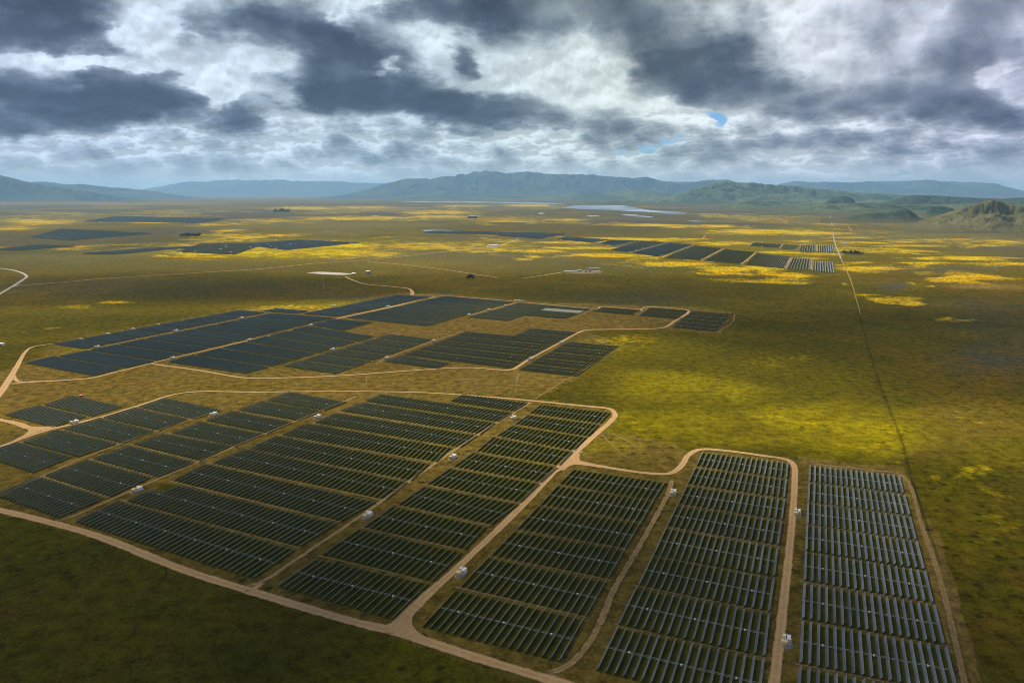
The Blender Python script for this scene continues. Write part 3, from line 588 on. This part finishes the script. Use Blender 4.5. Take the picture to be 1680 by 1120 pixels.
def block(TL, TR, BR, BL_, m, label, group, parts=True, tilt=TILT, flip=1, world=False, mats=None, skip=None):
    global NBLK; NBLK += 1
    q = [np.array(p) if world else G(*p, z=1.4) for p in (TL, TR, BR, BL_)]
    ctr = sum(q) / 4; TLw, TRw, BRw, BLw = [p - ctr for p in q]
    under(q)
    if not parts:
        b = MB()
        for i in range(m):
            s = i / (m - 1); row_shape(b, BLw * (1 - s) + BRw * s, TLw * (1 - s) + TRw * s, tilt, flip, False)
        o = b.build('solar_block', mats or PM[:3], None, (ctr[0], ctr[1], 0)); return tag(o, label, 'solar block', group)
    e = empty('solar_block', (ctr[0], ctr[1], 0)); tag(e, label, 'solar block', group)
    for i in range(m):
        s = i / (m - 1); a = BLw * (1 - s) + BRw * s; c = TLw * (1 - s) + TRw * s
        if skip and i in skip[0]: c = a + (c - a) * skip[1]
        mdl = (a + c) / 2; d = c - a; L = np.hypot(*d)
        o = bpy.data.objects.new('panel_row', ROW_MESH); COL.objects.link(o); o.parent = e
        o.location = (mdl[0], mdl[1], 0); o.rotation_euler = (0, rnd.gauss(0, .008), -math.atan2(d[0], d[1])); o.scale = (1, L / 50., 1)
    a, c = (BLw + TLw) / 2, (BRw + TRw) / 2; dr = (c - a) / np.hypot(*(c - a)); nn = np.array([-dr[1], dr[0]])
    a0, c0 = a - dr * 1.5, c + dr * 1.0
    b = MB()
    for k in (-.75, .75): b.bar((*(a0 + nn * k), .95), (*(c0 + nn * k), .95), .10, 0, 4)
    b.build('drive_shaft', [M['silver']], e)
    for j in range(m // 6):
        s = (6 * j + 2.5) / (m - 1); p = a * (1 - s) + c * s
        put('drive_motor', MOTOR, e, (p[0], p[1], 0), -math.atan2(dr[1], dr[0]) * -1)
    return e
ORD = ['front', 'second', 'third', 'fourth', 'fifth', 'sixth', 'seventh', 'eighth', 'ninth', 'tenth', 'eleventh', 'twelfth']
near_cols_ = 0
near_cols = [
 ('rightmost near column beside the boundary fence', 18, [((1329,762.4),(1474.4,779.5),(1481,808),(1328.1,789)),((1327.7,791),(1482.8,811),(1491.5,843.7),(1326.2,822)),((1325.8,823.9),(1492.3,847.1),(1501.8,884.3),(1324.9,859)),((1324.3,861),(1503,887.5),(1514.8,931.9),(1322.8,901.4)),
   ((1322.4,904.3),(1516.7,936.2),(1529,987),(1320.5,950.5)),((1320,956.2),(1531.9,992),(1547.1,1054.3),(1317.6,1012.4)),((1317,1018),(1551,1061),(1570,1137),(1313.8,1085.7)),((1312.9,1093),(1574,1145),(1600,1240),(1308,1172))]),
 ('column just left of the straight right-hand dirt road', 18, [((1153.3,740.8),(1292.5,758.3),(1290,783.3),(1143.3,762.5)),((1141.7,765.8),(1289.5,785.8),(1286.3,815),(1129.2,791.7)),((1127.5,795.8),(1286.7,818.3),(1282.5,850.8),(1113.3,825)),((1111.7,827.5),(1281.7,854.2),(1275.8,892.2),(1095,861.7)),
   ((1093.3,864.2),(1275.3,897.1),(1269.3,943.5),(1073.2,907.9)),((1071.7,910),(1269.3,947.5),(1261.1,1001),(1048.1,958.2)),((1044.3,962.5),(1261.1,1006.4),(1253.2,1073.9),(1015.4,1021.4)),((1013.9,1026.8),(1252.1,1080.3),(1242,1163),(980,1096.4))]),
 ('column right of the forked main dirt road', 18, [((942.4,768.2),(1091,789.9),(1072.9,818.1),(919.5,791.4)),((915.7,794.9),(1071.9,820),(1051.9,855.2),(887.1,826.7)),((884.3,828.6),(1050,857.1),(1025.2,898.1),(849,865.7)),((845.2,869.5),(1023.9,901),(997.8,946.1),(806.2,909.5)),
   ((801.8,912.9),(993.6,952.5),(961.4,1008.2),(756.8,960)),((748.2,966.4),(957.1,1013.6),(917.5,1082.1),(693.6,1025.4))]),
 ('column left of the forked main dirt road', 18, [((887.6,662.6),(1000.5,675.4),(983.8,693),(870.5,676.3)),((867,679.3),(981.9,695),(964.2,713.7),(846.3,694)),((841.4,697),(961.3,715.6),(940.6,737.2),(815.9,713.7)),((810,715.6),(938.7,739.5),(917,761),(783.5,738.2)),((776.6,741.2),(913.1,764.5),(886.6,789),(745.2,763.8)),
   ((739.3,766.7),(884.6,791.5),(853.2,821.7),(702,792.2)),((697,796.5),(850,825),(805,858),(654.3,825.7)),((645.7,829),(797.5,861.5),(762.5,898.6),(597.5,863.2)),((590,866.4),(757.1,904),(708.9,951),(531,907.1)),((519.3,915.7),(702.5,955.3),(642.5,1013.2),(456,959.6))]),
 ('wide middle-left column of long blocks', 36, [((626.7,645.8),(839.3,675.2),(815.5,689.9),(600.7,657.1)),((597.3,659.4),(812.1,692.2),(787.3,710.3),(560,673)),((553.2,676.4),(782.7,712.6),(754.5,731.8),(518.1,692.2)),
   ((506.4,693.6),(737.5,732.5),(714.9,755.5),(463.6,712.9)),((455,713.9),(703.6,758.9),(674.2,786.1),(410,735.4)),((403.6,735.4),(667.4,788.6),(633.5,816.7),(350,758.9)),((339.3,760),(615.7,821.4),(558.9,852.5),(285.7,786.8)),
   ((275,790.4),(551.4,856.8),(491.4,894.3),(208.6,820.4)),((195.7,820.4),(483.9,899.6),(414.3,946.8),(123.9,854.6))]),
 ('narrow column between two left-hand wheel tracks', 18, [((476.4,642.1),(567.9,658.3),(531.7,671.8),(438.9,656.1)),((431.4,657.1),(527.9,672.1),(487.1,688.2),(390.7,672.1)),((382.1,673.2),(478.6,691.4),(437.9,708.6),(339.3,689.3)),((330.7,691.4),(432.5,710.7),(384.3,730),(282.5,709.6)),
   ((270.7,710.7),(377.9,730),(326.4,753.6),(220.4,727.9)),((212.2,730.4),(317.9,756.8),(256.8,780.4),(153.2,752)),((145.4,753.9),(246.6,781.5),(178.8,812.9),(74.7,779.5)),((64.8,781.5),(170.9,814.9),(94.3,847.3),(-8,811))]),
 ('left column below the curving dirt road', 18, [((273.1,652.8),(362.9,671),(315.7,686),(228.9,667.5)),((222,668.5),(307,686),(260,704.3),(170.9,684.2)),((164,685.2),(251.5,705.8),(198.4,725.5),(106,703.8)),((98.2,704.8),(189.6,726.4),(126.7,747.7),(38.3,724.5)),((29.5,725.5),(117.9,748),(52,773.6),(-35,745))]),
 ('pair above the road junction at far left', 18, [((121.8,648.8),(200.4,666.5),(149.3,681.3),(72.7,663.6)),((64.8,664.6),(141.5,682.2),(84.5,698.9),(9.8,680.3))]),
]
for desc, m, bl in near_cols:
    n = len(bl)
    for i, q in enumerate(bl):
        k = n - 1 - i
        lab = '%s solar block in the %s' % (ORD[k] if k == 0 else ORD[k] + ' from front', desc)
        if desc.startswith('wide'): lab = 'long dark solar block, %s in the wide middle-left column' % (ORD[k] + (' one' if k == 0 else ' from the front'))
        e = block(*q, m, lab, 'solar blocks of the near array', skip=((0, 1, 2), .58) if (desc.startswith('wide') and i == 7) else None)
        if i < n - 1:
            nx_ = bl[i + 1]; A = (G(*q[3]) + G(*nx_[0])) / 2; B = (G(*q[2]) + G(*nx_[1])) / 2; ex = (B - A) / np.hypot(*(B - A))
            ribbon('aisle_track', [A - ex * 6, A * .66 + B * .34, A * .34 + B * .66, B + ex * 6], 3.8, T_, .75, world=True, z=.025)
block((761.3,645.8),(864.2,659.4),(842.7,673),(739.8,657.1), 18, 'short block of solar rows behind the wide blocks, at the top bend of road', 'solar blocks of the near array')
def strip(TL, TR, BR, BL_, n, m, desc, parts, group, start=0, white=None):
    q = [G(*p) for p in (TL, TR, BR, BL_)]; P = 1 / (n - .105)
    for k in range(n):
        t0, t1 = k * P, k * P + .895 * P
        f = lambda a, b, t: a * (1 - t) + b * t
        lab = ('%s solar block in the %s' % (ORD[k + start] + ('' if k + start == 0 else ' from front'), desc)) if n > 1 else 'single solar block, the %s' % desc
        w_ = white == k
        if w_: lab = 'block of pale gleaming solar panel rows among the dark ones by the upper road'
        block(f(q[3], q[0], t1), f(q[2], q[1], t1), f(q[2], q[1], t0), f(q[3], q[0], t0), m, lab, group, parts=parts, world=True, tilt=TILT if not w_ else R(5), flip=1, mats=None if not w_ else [M['silver'], M['back'], M['frame']])  # pale block: the bright cloud its glass mirrors is painted as colour
GM = 'solar blocks of the middle array'
strip((393,509.8),(435.7,513.4),(136,572.5),(90,565), 8, 18, 'outer upper-left strip along the grass edge', False, GM)
strip((89,585.7),(199.6,604.5),(153.2,617),(43.4,596.4), 1, 36, 'lone one at the front corner of the middle array', False, GM)
strip((446.4,514.6),(544.6,521.8),(205.9,604.1),(98.8,585.4), 9, 36, 'wide strip left of the long middle road', False, GM)
strip((455.4,506.8),(505.4,510.7),(484,514.6),(432,511), 1, 20, 'small one by the upper road fork', False, GM)
strip((652.5,484.5),(705,488),(554.3,519.3),(498,515.4), 6, 22, 'upper strip left of the long middle road', False, GM)
strip((732.5,486.3),(841.4,495.7),(698.9,535.4),(570.4,522), 8, 36, 'big strip under the upper gravel road', False, GM)
strip((505,535),(612.3,552.3),(401.8,613.4),(276.8,594.6), 6, 36, 'strip right of the long middle road', False, GM)
strip((547,523.8),(609.6,529),(563,542.5),(509,533.5), 2, 22, 'short tail past the long middle road strip', False, GM)
strip((640,548.8),(709.6,556.8),(548.9,613.6),(466.8,601.4), 6, 18, 'narrow strip in the middle of the array', True, GM)
strip((661,583.6),(736,595.7),(716.4,605),(630.7,593.4), 1, 18, 'small one above the long curved road', True, GM)
strip((766.4,544.6),(920.5,558.5),(834.3,604.5),(663,582.5), 5, 32, 'broad strip left of the curving road', True, GM)
strip((872.9,539.3),(945.7,545),(921,557.8),(845,551), 2, 18, 'tail behind the broad strip', True, GM)
strip((932.9,561),(1014.3,567.9),(944.3,617.9),(851.4,607.4), 5, 18, 'strip right of the curving road by open grass', True, GM)
strip((852,497.5),(909,502.3),(832.5,526.8),(769,520.7), 6, 18, 'strip below the cream containers', False, GM)
strip((911,502.5),(967.1,506.9),(925.7,523.1),(862,518), 4, 18, 'strip with pale rows by the upper road', False, GM, white=2)
strip((989.4,504.2),(1048.2,508.9),(1035,516.6),(973.9,510.9), 2, 18, 'first small patch past the pale rows', False, GM)
strip((1066.8,504.7),(1128,509.3),(1110,523.7),(1048.2,517.9), 3, 18, 'patch inside the last bend of the ring road', False, GM)
strip((1136.4,510.4),(1199.1,514.8),(1174.4,544.2),(1103.2,537.2), 5, 18, 'last strip right of the ring road', True, GM)
def far_field(TL, TR, BR, BL_, lab, group='far solar fields'):
    global PW, HUB
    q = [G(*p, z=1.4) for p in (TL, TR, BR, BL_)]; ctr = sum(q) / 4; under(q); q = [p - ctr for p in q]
    wdt = np.hypot(*(q[2] - q[3])); ln = np.hypot(*(q[0] - q[3])); n = max(1, int(round(ln / 62))); m = max(4, int(wdt / 9.6)); b = MB(); PW, HUB = 4.5, 2.5
    f = lambda a, c, t: a * (1 - t) + c * t
    for k in range(n):
        t0, t1 = k / n, (k + .92) / n
        for i in range(m):
            s = i / (m - 1); a0 = f(q[3], q[2], s); a1 = f(q[0], q[1], s); row_shape(b, f(a0, a1, t0), f(a0, a1, t1), TILT, 1, False)
    o = b.build('solar_field', PM[:3], None, (ctr[0], ctr[1], 0)); tag(o, lab, 'solar field', group)
for TL, TR, BR, BLq, lab in [
 ((930,388.5),(1000,393),(972,398),(915,392.5),'far solar field between yellow flowers, left end of the long right-hand row'), ((1003,393.5),(1048,394.5),(1010,402.5),(985,399),'thin far solar field second from the left in the right-hand row'),
 ((1052,394.5),(1094,397.3),(1033,413.6),(1003,410),'far solar field third from the left in the right-hand row'), ((1099,398.2),(1135,401.5),(1082,421),(1038,414.8),'far solar field fourth from the left in the right-hand row'),
 ((1141,402.5),(1184,407),(1147,426.5),(1089,422.5),'far solar field fifth from the left in the right-hand row'), ((1190,408.7),(1237,413),(1214,432.5),(1156,427.5),'far solar field sixth from the left in the right-hand row'),
 ((1242,415),(1295,420.5),(1285.5,440),(1223,434),'far solar field third from the right in the long right-hand row'), ((1301,423.3),(1329,424),(1327,443),(1292,441.5),'far solar field second from the right in the right-hand row'),
 ((1334.2,429.2),(1365.2,430.3),(1368.3,447.6),(1333.5,444.2),'bluish far solar field at right end of the long row, beside the road'),
 ((1236,397.5),(1282,400.5),(1277,406.5),(1231,403),'leftmost field of the short row behind the right-hand solar fields'), ((1286,400.5),(1312,401.5),(1306,409),(1282,408),'second field of the short row behind the right-hand solar fields'),
 ((1315,401.3),(1337,401.5),(1337,413),(1311,412.5),'third field of the short row behind the right-hand solar fields'), ((1341,401.7),(1365.5,403),(1367.5,415),(1341,413.5),'rightmost field of the short row, touching the straight far road'),
 ((715,378.5),(860,381),(850,386),(690,381.5),'thin far solar field just in front of the pale pond'), ((865,381),(928,384),(885,391.5),(815,386.5),'far solar field right of the pale pond, above yellow flowers'),
 ((490,393.5),(590,398),(470,410),(395,401),'far left solar field ending in a point over the bright yellow field'), ((330,399),(440,398),(385,417.5),(290,413),'far left solar field with white inverters above the yellow field'),
 ((250,407),(330,404),(185,417.5),(135,416),'long thin far solar field tapering to the left'), ((65,401.5),(125,404),(25,411),(-14,409),'small blue far solar field at the left picture edge'),
 ((100,375),(250,383),(115,394),(50,389),'blue far solar field in the left distance between grass'), ((190,354.5),(370,358.5),(330,366),(140,362.5),'most distant blue solar field, left, under the hills')]:
    far_field(TL, TR, BR, BLq, lab)

# ------------------------------------------------------------------ inverter stations
def station():
    e = empty('inverter_station', (0, 0, 0))
    MB().box((0, 0, .15), (5.2, 9.4, .3)).build('base_slab', [M['concrete']], e)
    t = MB().box((-.7, -2.7, 1.55), (2.6, 2.5, 2.5)).box((-.7, -2.7, 2.86), (2.8, 2.7, .14))
    for k in range(7): t.box((-.7 - 1.0 + k * .33, -4.1, 1.3), (.07, .32, 1.7))
    tr = t.build('transformer', [M['cream']], e)
    for k in (-1.3, -.7, -.1): MB().bar((k, -2.7, 2.9), (k, -2.7, 3.3), .09).build('bushing', [M['white']], tr)
    a = MB().box((1.1, 1.6, 1.6), (1.7, 4.6, 2.6)); en = a.build('inverter_cabinet', [M['tan']], e)
    MB().box((1.1, 1.6, 2.98), (2.0, 4.9, .16)).build('roof', [M['white']], en)
    for k in (0., 1.6, 3.2): MB().box((2.0, k, 1.5), (.1, 1.3, 2.1)).build('door', [M['white']], en)
    a = MB().box((-1.2, 2.4, 1.75), (1.5, 2.3, 2.9)); en = a.build('switch_cabinet', [M['white']], e)
    MB().box((-1.2, 2.4, 3.26), (1.7, 2.5, .12)).build('roof', [M['white']], en)
    MB().box((-2.0, 2.4, 1.7), (.08, 1.7, 2.3)).build('door', [M['cream']], en)
    MB().box((1.7, -3.2, .95), (1.2, 1.5, 1.3)).build('junction_box', [M['bluegrey']], e)
    MB().box((-2.2, -.1, .9), (.7, 1.6, 1.2)).build('junction_box', [M['white']], e)
    return e
near_st = [(757,941,'beside the main dirt road near its fork'),(1290,1054,'right of the right-hand road, nearest the front'),(603,847,'by the wheel track left of centre'),(225,805,'at the front corner between left wheel tracks and wide blocks'),
 (743,751,'next to the thin mast on the middle wheel track'),(842,687,'at the far end of the middle wheel track'),(1104,810,'just below the S-shaped road bend'),(1308,843,'right of the right-hand road, the farther one'),
 (521,685,'at the far end of the wide column\'s left track'),(350,681,'beside the left curved road past the top short blocks'),(122,694,'beside the road junction at far left')]
mid_st = [(159.5,570),(289,543.5),(283.6,588.5),(396.4,522.4),(409,558.6),(509.8,534),(545.4,574.4),(711.4,560),(634.3,588.4),(548,502.2),(636.4,503.6),(707.9,490.2),(769.1,517.6),(800.9,509),(829.5,501.8),(870.4,590),(921.1,563),(1052,510.8),(1118.7,521.6)]
mid_txt = ['behind the outer left strip, nearest','behind the outer left strip, second','at the near end of the long middle road','behind the outer left strip, farthest','halfway along the long middle road','past halfway on the long middle road','between the two central strips','beside the thin mast in the middle array',
 'at the near corner of the broad strip','on the upper road left of the dark strip','near the top of the long middle road','at the very top of the long middle road','lowest of three beside the big strip','middle one of three beside the big strip','top one of three beside the big strip','on the curving road, nearer one','on the curving road, farther one','left of the last bend patch','inside the last bend of the ring road']
st0 = station(); ANG = -ROW
for i, (px, py, tx) in enumerate(near_st):
    e = st0 if i == 0 else copy_tree(st0); p = G(px, py); e.location = (p[0], p[1], 0); e.rotation_euler = (0, 0, ANG)
    e.scale = (1.25, 1.25, 1.2); tag(e, 'white and cream inverter station ' + tx, 'inverter station', 'inverter stations')
    pts = [(p + RX * 4.4 * (1 + .15 * rnd.uniform(-1, 1)) * math.cos(a) + RD * (7.4 * (1 + .1 * rnd.uniform(-1, 1)) * math.sin(a) - 1)) for a in np.linspace(0, 2 * math.pi, 13)[:-1]]
    patch('gravel_pad', pts, M['gravel'], .07, world=True)
for (px, py), tx in zip(mid_st, mid_txt):
    e = copy_tree(st0); p = G(px, py); e.location = (p[0], p[1], 0); e.rotation_euler = (0, 0, ANG)
    tag(e, 'small white inverter station ' + tx, 'inverter station', 'inverter stations')
cab = MB().box((0, 0, 1.5), (5, 9, 3.0)).box((0, -3, 3.3), (5.3, 3.2, .6)).box((0, 0, .1), (8, 12, .2)).mesh('inverter_cabinet', [M['white']])
far_cab = [('in the outer left strip of the middle array', [(132,556),(177,547.3),(218.6,539.3),(260,532)]), ('in the far left solar fields', [(306,403.2),(365,398.6),(370,402.5),(371,405.8),(362,409.5),(321,412.3),(296,414.3),(378,414.2),(417,411),(411,405.7),(440,401),(445,404.2),(453,408.3),(453,394.6),(477,401.4),(500,396.8),(507,399.2),(519,404),(535,396.4),(547,395.4),(576,399.4),(165,365),(303,366.4),(329,366.6)]),
 ('in the far right solar fields', [(889,386),(900,384.5),(920,394),(941,391.5),(952,390.3),(975,397.3),(985.5,395),(1011.5,402),(1029.5,398.3),(1041,396),(1034,414),(1044,411),(1055,407.7),(1071,403.5),(1085,419.8),(1102,416.2),(1119,409.5),(1153,426),(1163,421.5),(1169.5,417.2),(1217,433),(1222,429.3),(1230,424),(1288.5,439.6),(1291,435.4),(1293,431.3),(1295,427.3),(1331,441),(1331,433),(1330.5,428),(775,383.2),(787,383.5),(815,383),(834,384.5),(1249.5,397.8),(1251,404.6)])]
for where, L in far_cab:
    for px, py in L:
        p = G(px, py); o = bpy.data.objects.new('inverter_cabinet', cab); COL.objects.link(o); o.location = (p[0], p[1], 0); o.rotation_euler = (0, 0, ANG)
        if where.startswith('in the outer'): o.scale = (.6, .6, .5)
        else: o.scale = (1.3, 1.3, 1.4)
        tag(o, 'white dot-like inverter cabinet ' + where, 'inverter cabinet', 'inverter cabinets ' + where)

# ------------------------------------------------------------------ fence, masts, buildings, trees and small things
def fence(pts, label, h=2.2):
    P = gpoly(pts); C = smooth(P, 7.5); step = max(1, int(math.ceil(len(C) / 90))); C = C[::step]
    e = empty('chain_fence', (C[0][0], C[0][1], 0)); tag(e, label, 'fence'); o0 = C[0]; post = MB().bar((0, 0, 0), (0, 0, h), .07, 0, 5).mesh('fence_post', [M['fence']])
    b = MB()
    for a, c in zip(C[:-1], C[1:]):
        a, c = a - o0, c - o0
        for z in (.4, 1.2, h - .1): b.bar((*a, z), (*c, z), .03, 0, 3)
    b.build('fence_wire', [M['fence']], e)
    for a in C: put('fence_post', post, e, (a[0] - o0[0], a[1] - o0[1], 0))
fence([(1625,1140),(1570,1000),(1530,880),(1508,815),(1491,773)], 'wire boundary fence running down right of the last panel column')
fence([(1491,773),(1400,765),(1310,757),(1230,741),(1160,731),(1060,722),(985,710)], 'wire fence along the grass above the S-shaped road bend')
def mast(px, py, h, wdt, label, stay=False):
    p = G(px, py); e = empty('steel_mast', (p[0], p[1], 0)); tag(e, label, 'mast')
    if h > 30:
        for j, (sx, sy) in enumerate(((-1, -1), (1, -1), (1, 1), (-1, 1))): MB().bar((sx * wdt, sy * wdt, 0), (sx * wdt * .25, sy * wdt * .25, h), .22, 0, 4).build('leg', [M['steel']], e)
        b = MB(); n = 10
        for k in range(n):
            t0, t1 = k / n, (k + 1) / n; r0, r1 = wdt * (1 - .75 * t0), wdt * (1 - .75 * t1)
            for (ax, ay), (bx_, by_) in (((-1, -1), (1, -1)), ((1, -1), (1, 1)), ((1, 1), (-1, 1)), ((-1, 1), (-1, -1))): b.bar((ax * r0, ay * r0, h * t0), (bx_ * r1, by_ * r1, h * t1), .12, 0, 3)
        b.build('bracing', [M['steel']], e)
        MB().box((0, 0, h * .97), (7, .4, .4)).build('crossarm', [M['steel']], e)
    else:
        MB().bar((0, 0, 0), (0, 0, h), .16, 0, 6, .08).build('pole', [M['steel']], e); MB().box((0, 0, h - .3), (1.2, .2, .5)).build('antenna', [M['white']], e)
mast(531,474,44,2.0,'tall lattice steel mast standing before the pale gravel yard'); mast(229,521,26,1.2,'thin distant mast above the outer left solar strip')
mast(741,754,15,.2,'thin mast rising beside the middle inverter station'); mast(705.5,560,17,.2,'thin mast beside the inverter station in the middle array')
# water tank
p = G(604, 449); e = empty('water_tank', (p[0], p[1], 0)); tag(e, 'round water tank with blue-grey sides and a white roof', 'water tank')
MB().bar((0, 0, 0), (0, 0, 10), 9, 0, 28).build('tank_wall', [M['bluegrey']], e); MB().bar((0, 0, 10), (0, 0, 12), 9.3, 0, 28, .8).build('roof', [M['white']], e)
MB().bar((9.3, 0, 0), (9.3, 0, 10.5), .25).build('ladder', [M['steel']], e)
def shed(px, py, dims, wall, roof, label, cat, name='shed', group=None, rz=ANG, gable=True):
    p = G(px, py); L, Wd, H = dims; e = empty(name, (p[0], p[1], 0), rz); tag(e, label, cat, group)
    MB().box((0, 0, H / 2), (L, Wd, H)).build('wall', [M[wall]], e)
    b = MB(); o = .4; r = Wd * .18 if gable else .3
    b.v = [(-L / 2 - o, -Wd / 2 - o, H + .02), (L / 2 + o, -Wd / 2 - o, H + .02), (L / 2 + o, Wd / 2 + o, H + .02), (-L / 2 - o, Wd / 2 + o, H + .02), (-L / 2 - o, 0, H + r), (L / 2 + o, 0, H + r)]
    b.f = [[0, 1, 5, 4], [2, 3, 4, 5], [1, 2, 5], [3, 0, 4], [3, 2, 1, 0]]; b.m = [0] * 5; b.build('roof', [M[roof]], e)
    MB().box((L * .2, -Wd / 2 - .05, H * .35), (min(3.5, L * .3), .1, H * .7)).build('door', [M['dark']], e)
    MB().box((-L * .2, -Wd / 2 - .05, H * .55), (min(2, L * .2), .1, H * .25)).build('window', [M['bluegrey']], e)
shed(581,450,(16,8,4),'white','white','white control building at the right end of the pale gravel yard','building')
shed(848.5,494.5,(15,4,4.6),'cream','cream','left one of two cream containers above the upper road','container','site_container',group=None,rz=-.12,gable=False)
shed(857,495.3,(15,4,4.6),'cream','cream','right one of two cream containers above the upper road','container','site_container',group=None,rz=-.12,gable=False)
shed(133.5,650,(6,3,2.2),'red','red','red site cabin beside the farthest left near block','vehicle','site_vehicle',gable=False)  # plain box standing in for a red vehicle
shed(2,566,(14,6,4),'white','white','white trailer on the grass at the left picture edge','trailer','site_trailer',gable=False)
shed(974,441.8,(50,6,5),'tan','pale' if False else 'concrete','long pale-roofed shed at the back of the desert substation','building')
shed(951,445,(14,9,5),'bluegrey','concrete','grey control house in the middle of the substation yard','building')
for k in range(7): shed(927 + k * 3.3, 446.2 - k * .12, (5.5, 9, 4.2), 'white', 'white', 'white container in the row at the left of the substation', 'container', 'white_container', 'substation containers', gable=False)
for k, (px, py) in enumerate([(976,447.3),(981,446.8)]): shed(px, py, (9, 6, 5), 'white', 'white', ['left','right'][k] + ' one of two white boxes at the front right of the substation', 'building', 'switch_house', gable=False)
def gantry(px, py, label):
    p = G(px, py); e = empty('substation_gantry', (p[0], p[1], 0), ANG); tag(e, label, 'gantry')
    for sx in (-7, 7): MB().bar((sx, 0, 0), (sx, 0, 13), .45, 0, 4, .3).build('post', [M['steel']], e)
    MB().box((0, 0, 12), (15, .8, .8)).build('beam', [M['steel']], e)
    for sx in (-4, 0, 4): MB().bar((sx, 0, 9.6), (sx, 0, 11.6), .3).build('insulator', [M['dark']], e)
gantry(963,444,'left steel gantry of the substation'); gantry(968,442.8,'middle steel gantry of the substation'); gantry(978,443.6,'right steel gantry of the substation')
for k, (px, py) in enumerate([(962,446.6),(968,446)]):
    p = G(px, py); e = empty('transformer', (p[0], p[1], 0), ANG); tag(e, ['dark left', 'dark right'][k] + ' transformer standing in the substation yard', 'transformer')
    MB().box((0, 0, 2.4), (6, 4, 4.4)).build('tank', [M['dark']], e); MB().box((0, -2.7, 2.2), (5, 1, 3.2)).build('radiator', [M['bluegrey']], e)
    for sx in (-1.6, 0, 1.6): MB().bar((sx, 0, 4.6), (sx, 0, 6.6), .22).build('bushing', [M['concrete']], e)
for k, (px, py) in enumerate([(803,404.5),(810,404.2),(815,403.4)]): shed(px, py, (22, 9, 7), 'white', 'white', ['left', 'middle', 'right'][k] + ' white shed at the end of the pale track by the flowers', 'shed')
shed(775,358.3,(90,50,22),'dark','dark','dark barn alone in the far yellow plain','barn'); shed(1363,410.5,(8,6,4),'white','white','tiny white hut beside the far straight road','hut')
# cattle guards with white wing walls
def guard(px, py, label, rz):
    p = G(px, py); e = empty('cattle_guard', (p[0], p[1], 0), rz); tag(e, label, 'cattle guard')
    MB().box((0, 0, .12), (9, 5, .12)).build('grid_deck', [M['concrete']], e)
    for sx in (-1, 1): MB().box((sx * 5.3, 0, .6), (.9, 5.4, 1.1)).box((sx * 6.3, -2.6 * 1, .55), (2.2, .6, .9)).build('wing_wall', [M['cream']], e)
guard(948.5,740.5,'pale cattle guard with cream wing walls across the main road', ANG - .35); guard(27,605,'pale cattle guard across the left road by the middle array', -.5)
# trees
def leafy(name, h, r, seed):
    q = random.Random(seed); e = empty(name, (0, 0, 0)); b = MB(); b.bar((0, 0, 0), (q.uniform(-.3, .3), 0, h * .45), r * .07, 0, 6, r * .04)
    for k in range(5):
        a = q.uniform(0, 6.28); b.bar((0, 0, h * .3), (math.cos(a) * r * .55, math.sin(a) * r * .55, h * .62), r * .03, 0, 4, r * .012)
    b.build('trunk', [M['bark']], e); c = MB(); cl = [(q.uniform(-.6, .6) * r, q.uniform(-.6, .6) * r, h * q.uniform(.42, .8), r * q.uniform(.25, .5)) for _ in range(9)]
    for _ in range(420):
        cx, cy, cz, cr = q.choice(cl); d = Vector((q.gauss(0, 1), q.gauss(0, 1), q.gauss(0, .8))).normalized() * cr * q.uniform(.5, 1.05); s = r * .09
        n = len(c.v); u = Vector((q.uniform(-1, 1), q.uniform(-1, 1), q.uniform(-1, 1))) * s; v = Vector((q.uniform(-1, 1), q.uniform(-1, 1), q.uniform(-1, 1))) * s; o = Vector((cx, cy, cz)) + d
        c.v += [tuple(o - u), tuple(o + v), tuple(o + u), tuple(o - v)]; c.f.append([n, n + 1, n + 2, n + 3]); c.m.append(0)
    c.build('crown', [M['leaf']], e); return e
T0 = leafy('broadleaf_tree', 9, 6, 1); T1 = leafy('broadleaf_tree', 7, 5.5, 2); used = set()
def plant(px, py, sc, label, group):
    k = rnd.random() < .5; s = T0 if k else T1
    e = s if s.name not in used else copy_tree(s); used.add(s.name); p = G(px, py); e.location = (p[0], p[1], -.1); e.rotation_euler = (0, 0, rnd.uniform(0, 6)); e.scale = (sc, sc, sc * rnd.uniform(1.1, 1.5)); tag(e, label, 'tree', group)
for px, sc in [(766,1.0),(770.5,1.7),(773,1.9),(777,1.1)]: plant(px, 458 + rnd.uniform(-.5, .5), sc, 'dark bushy tree in the lone clump beside the faint track', 'trees of the lone clump')
for k in range(16): plant(296 + k * 2.1 + rnd.uniform(-.6, .6), 388 + rnd.uniform(-.6, .6), 2.0 * rnd.uniform(.7, 1.3), 'dark tree in the grove among yellow fields, left distance', 'trees of the left grove')
for k in range(12): plant(1383 + k * 2.8 + rnd.uniform(-.8, .8), 417 + k * .12 + rnd.uniform(-.3, .3), 1.5 * rnd.uniform(.6, 1.3), 'dark tree in the row right of the far straight road', 'trees right of the far road')
for k in range(14): plant(450 + k * 1.8 + rnd.uniform(-.6, .6), 348.5 + rnd.uniform(-.4, .4), 4.5 * rnd.uniform(.6, 1.3), 'dark tree in the far grove on the left plain', 'trees of the far grove')
for k in range(10): plant(1660 + k * 2.2, 378 + rnd.uniform(-.4, .4), 3.5 * rnd.uniform(.6, 1.2), 'dark tree at the foot of the rocky hill, right edge', 'trees below the rocky hill')
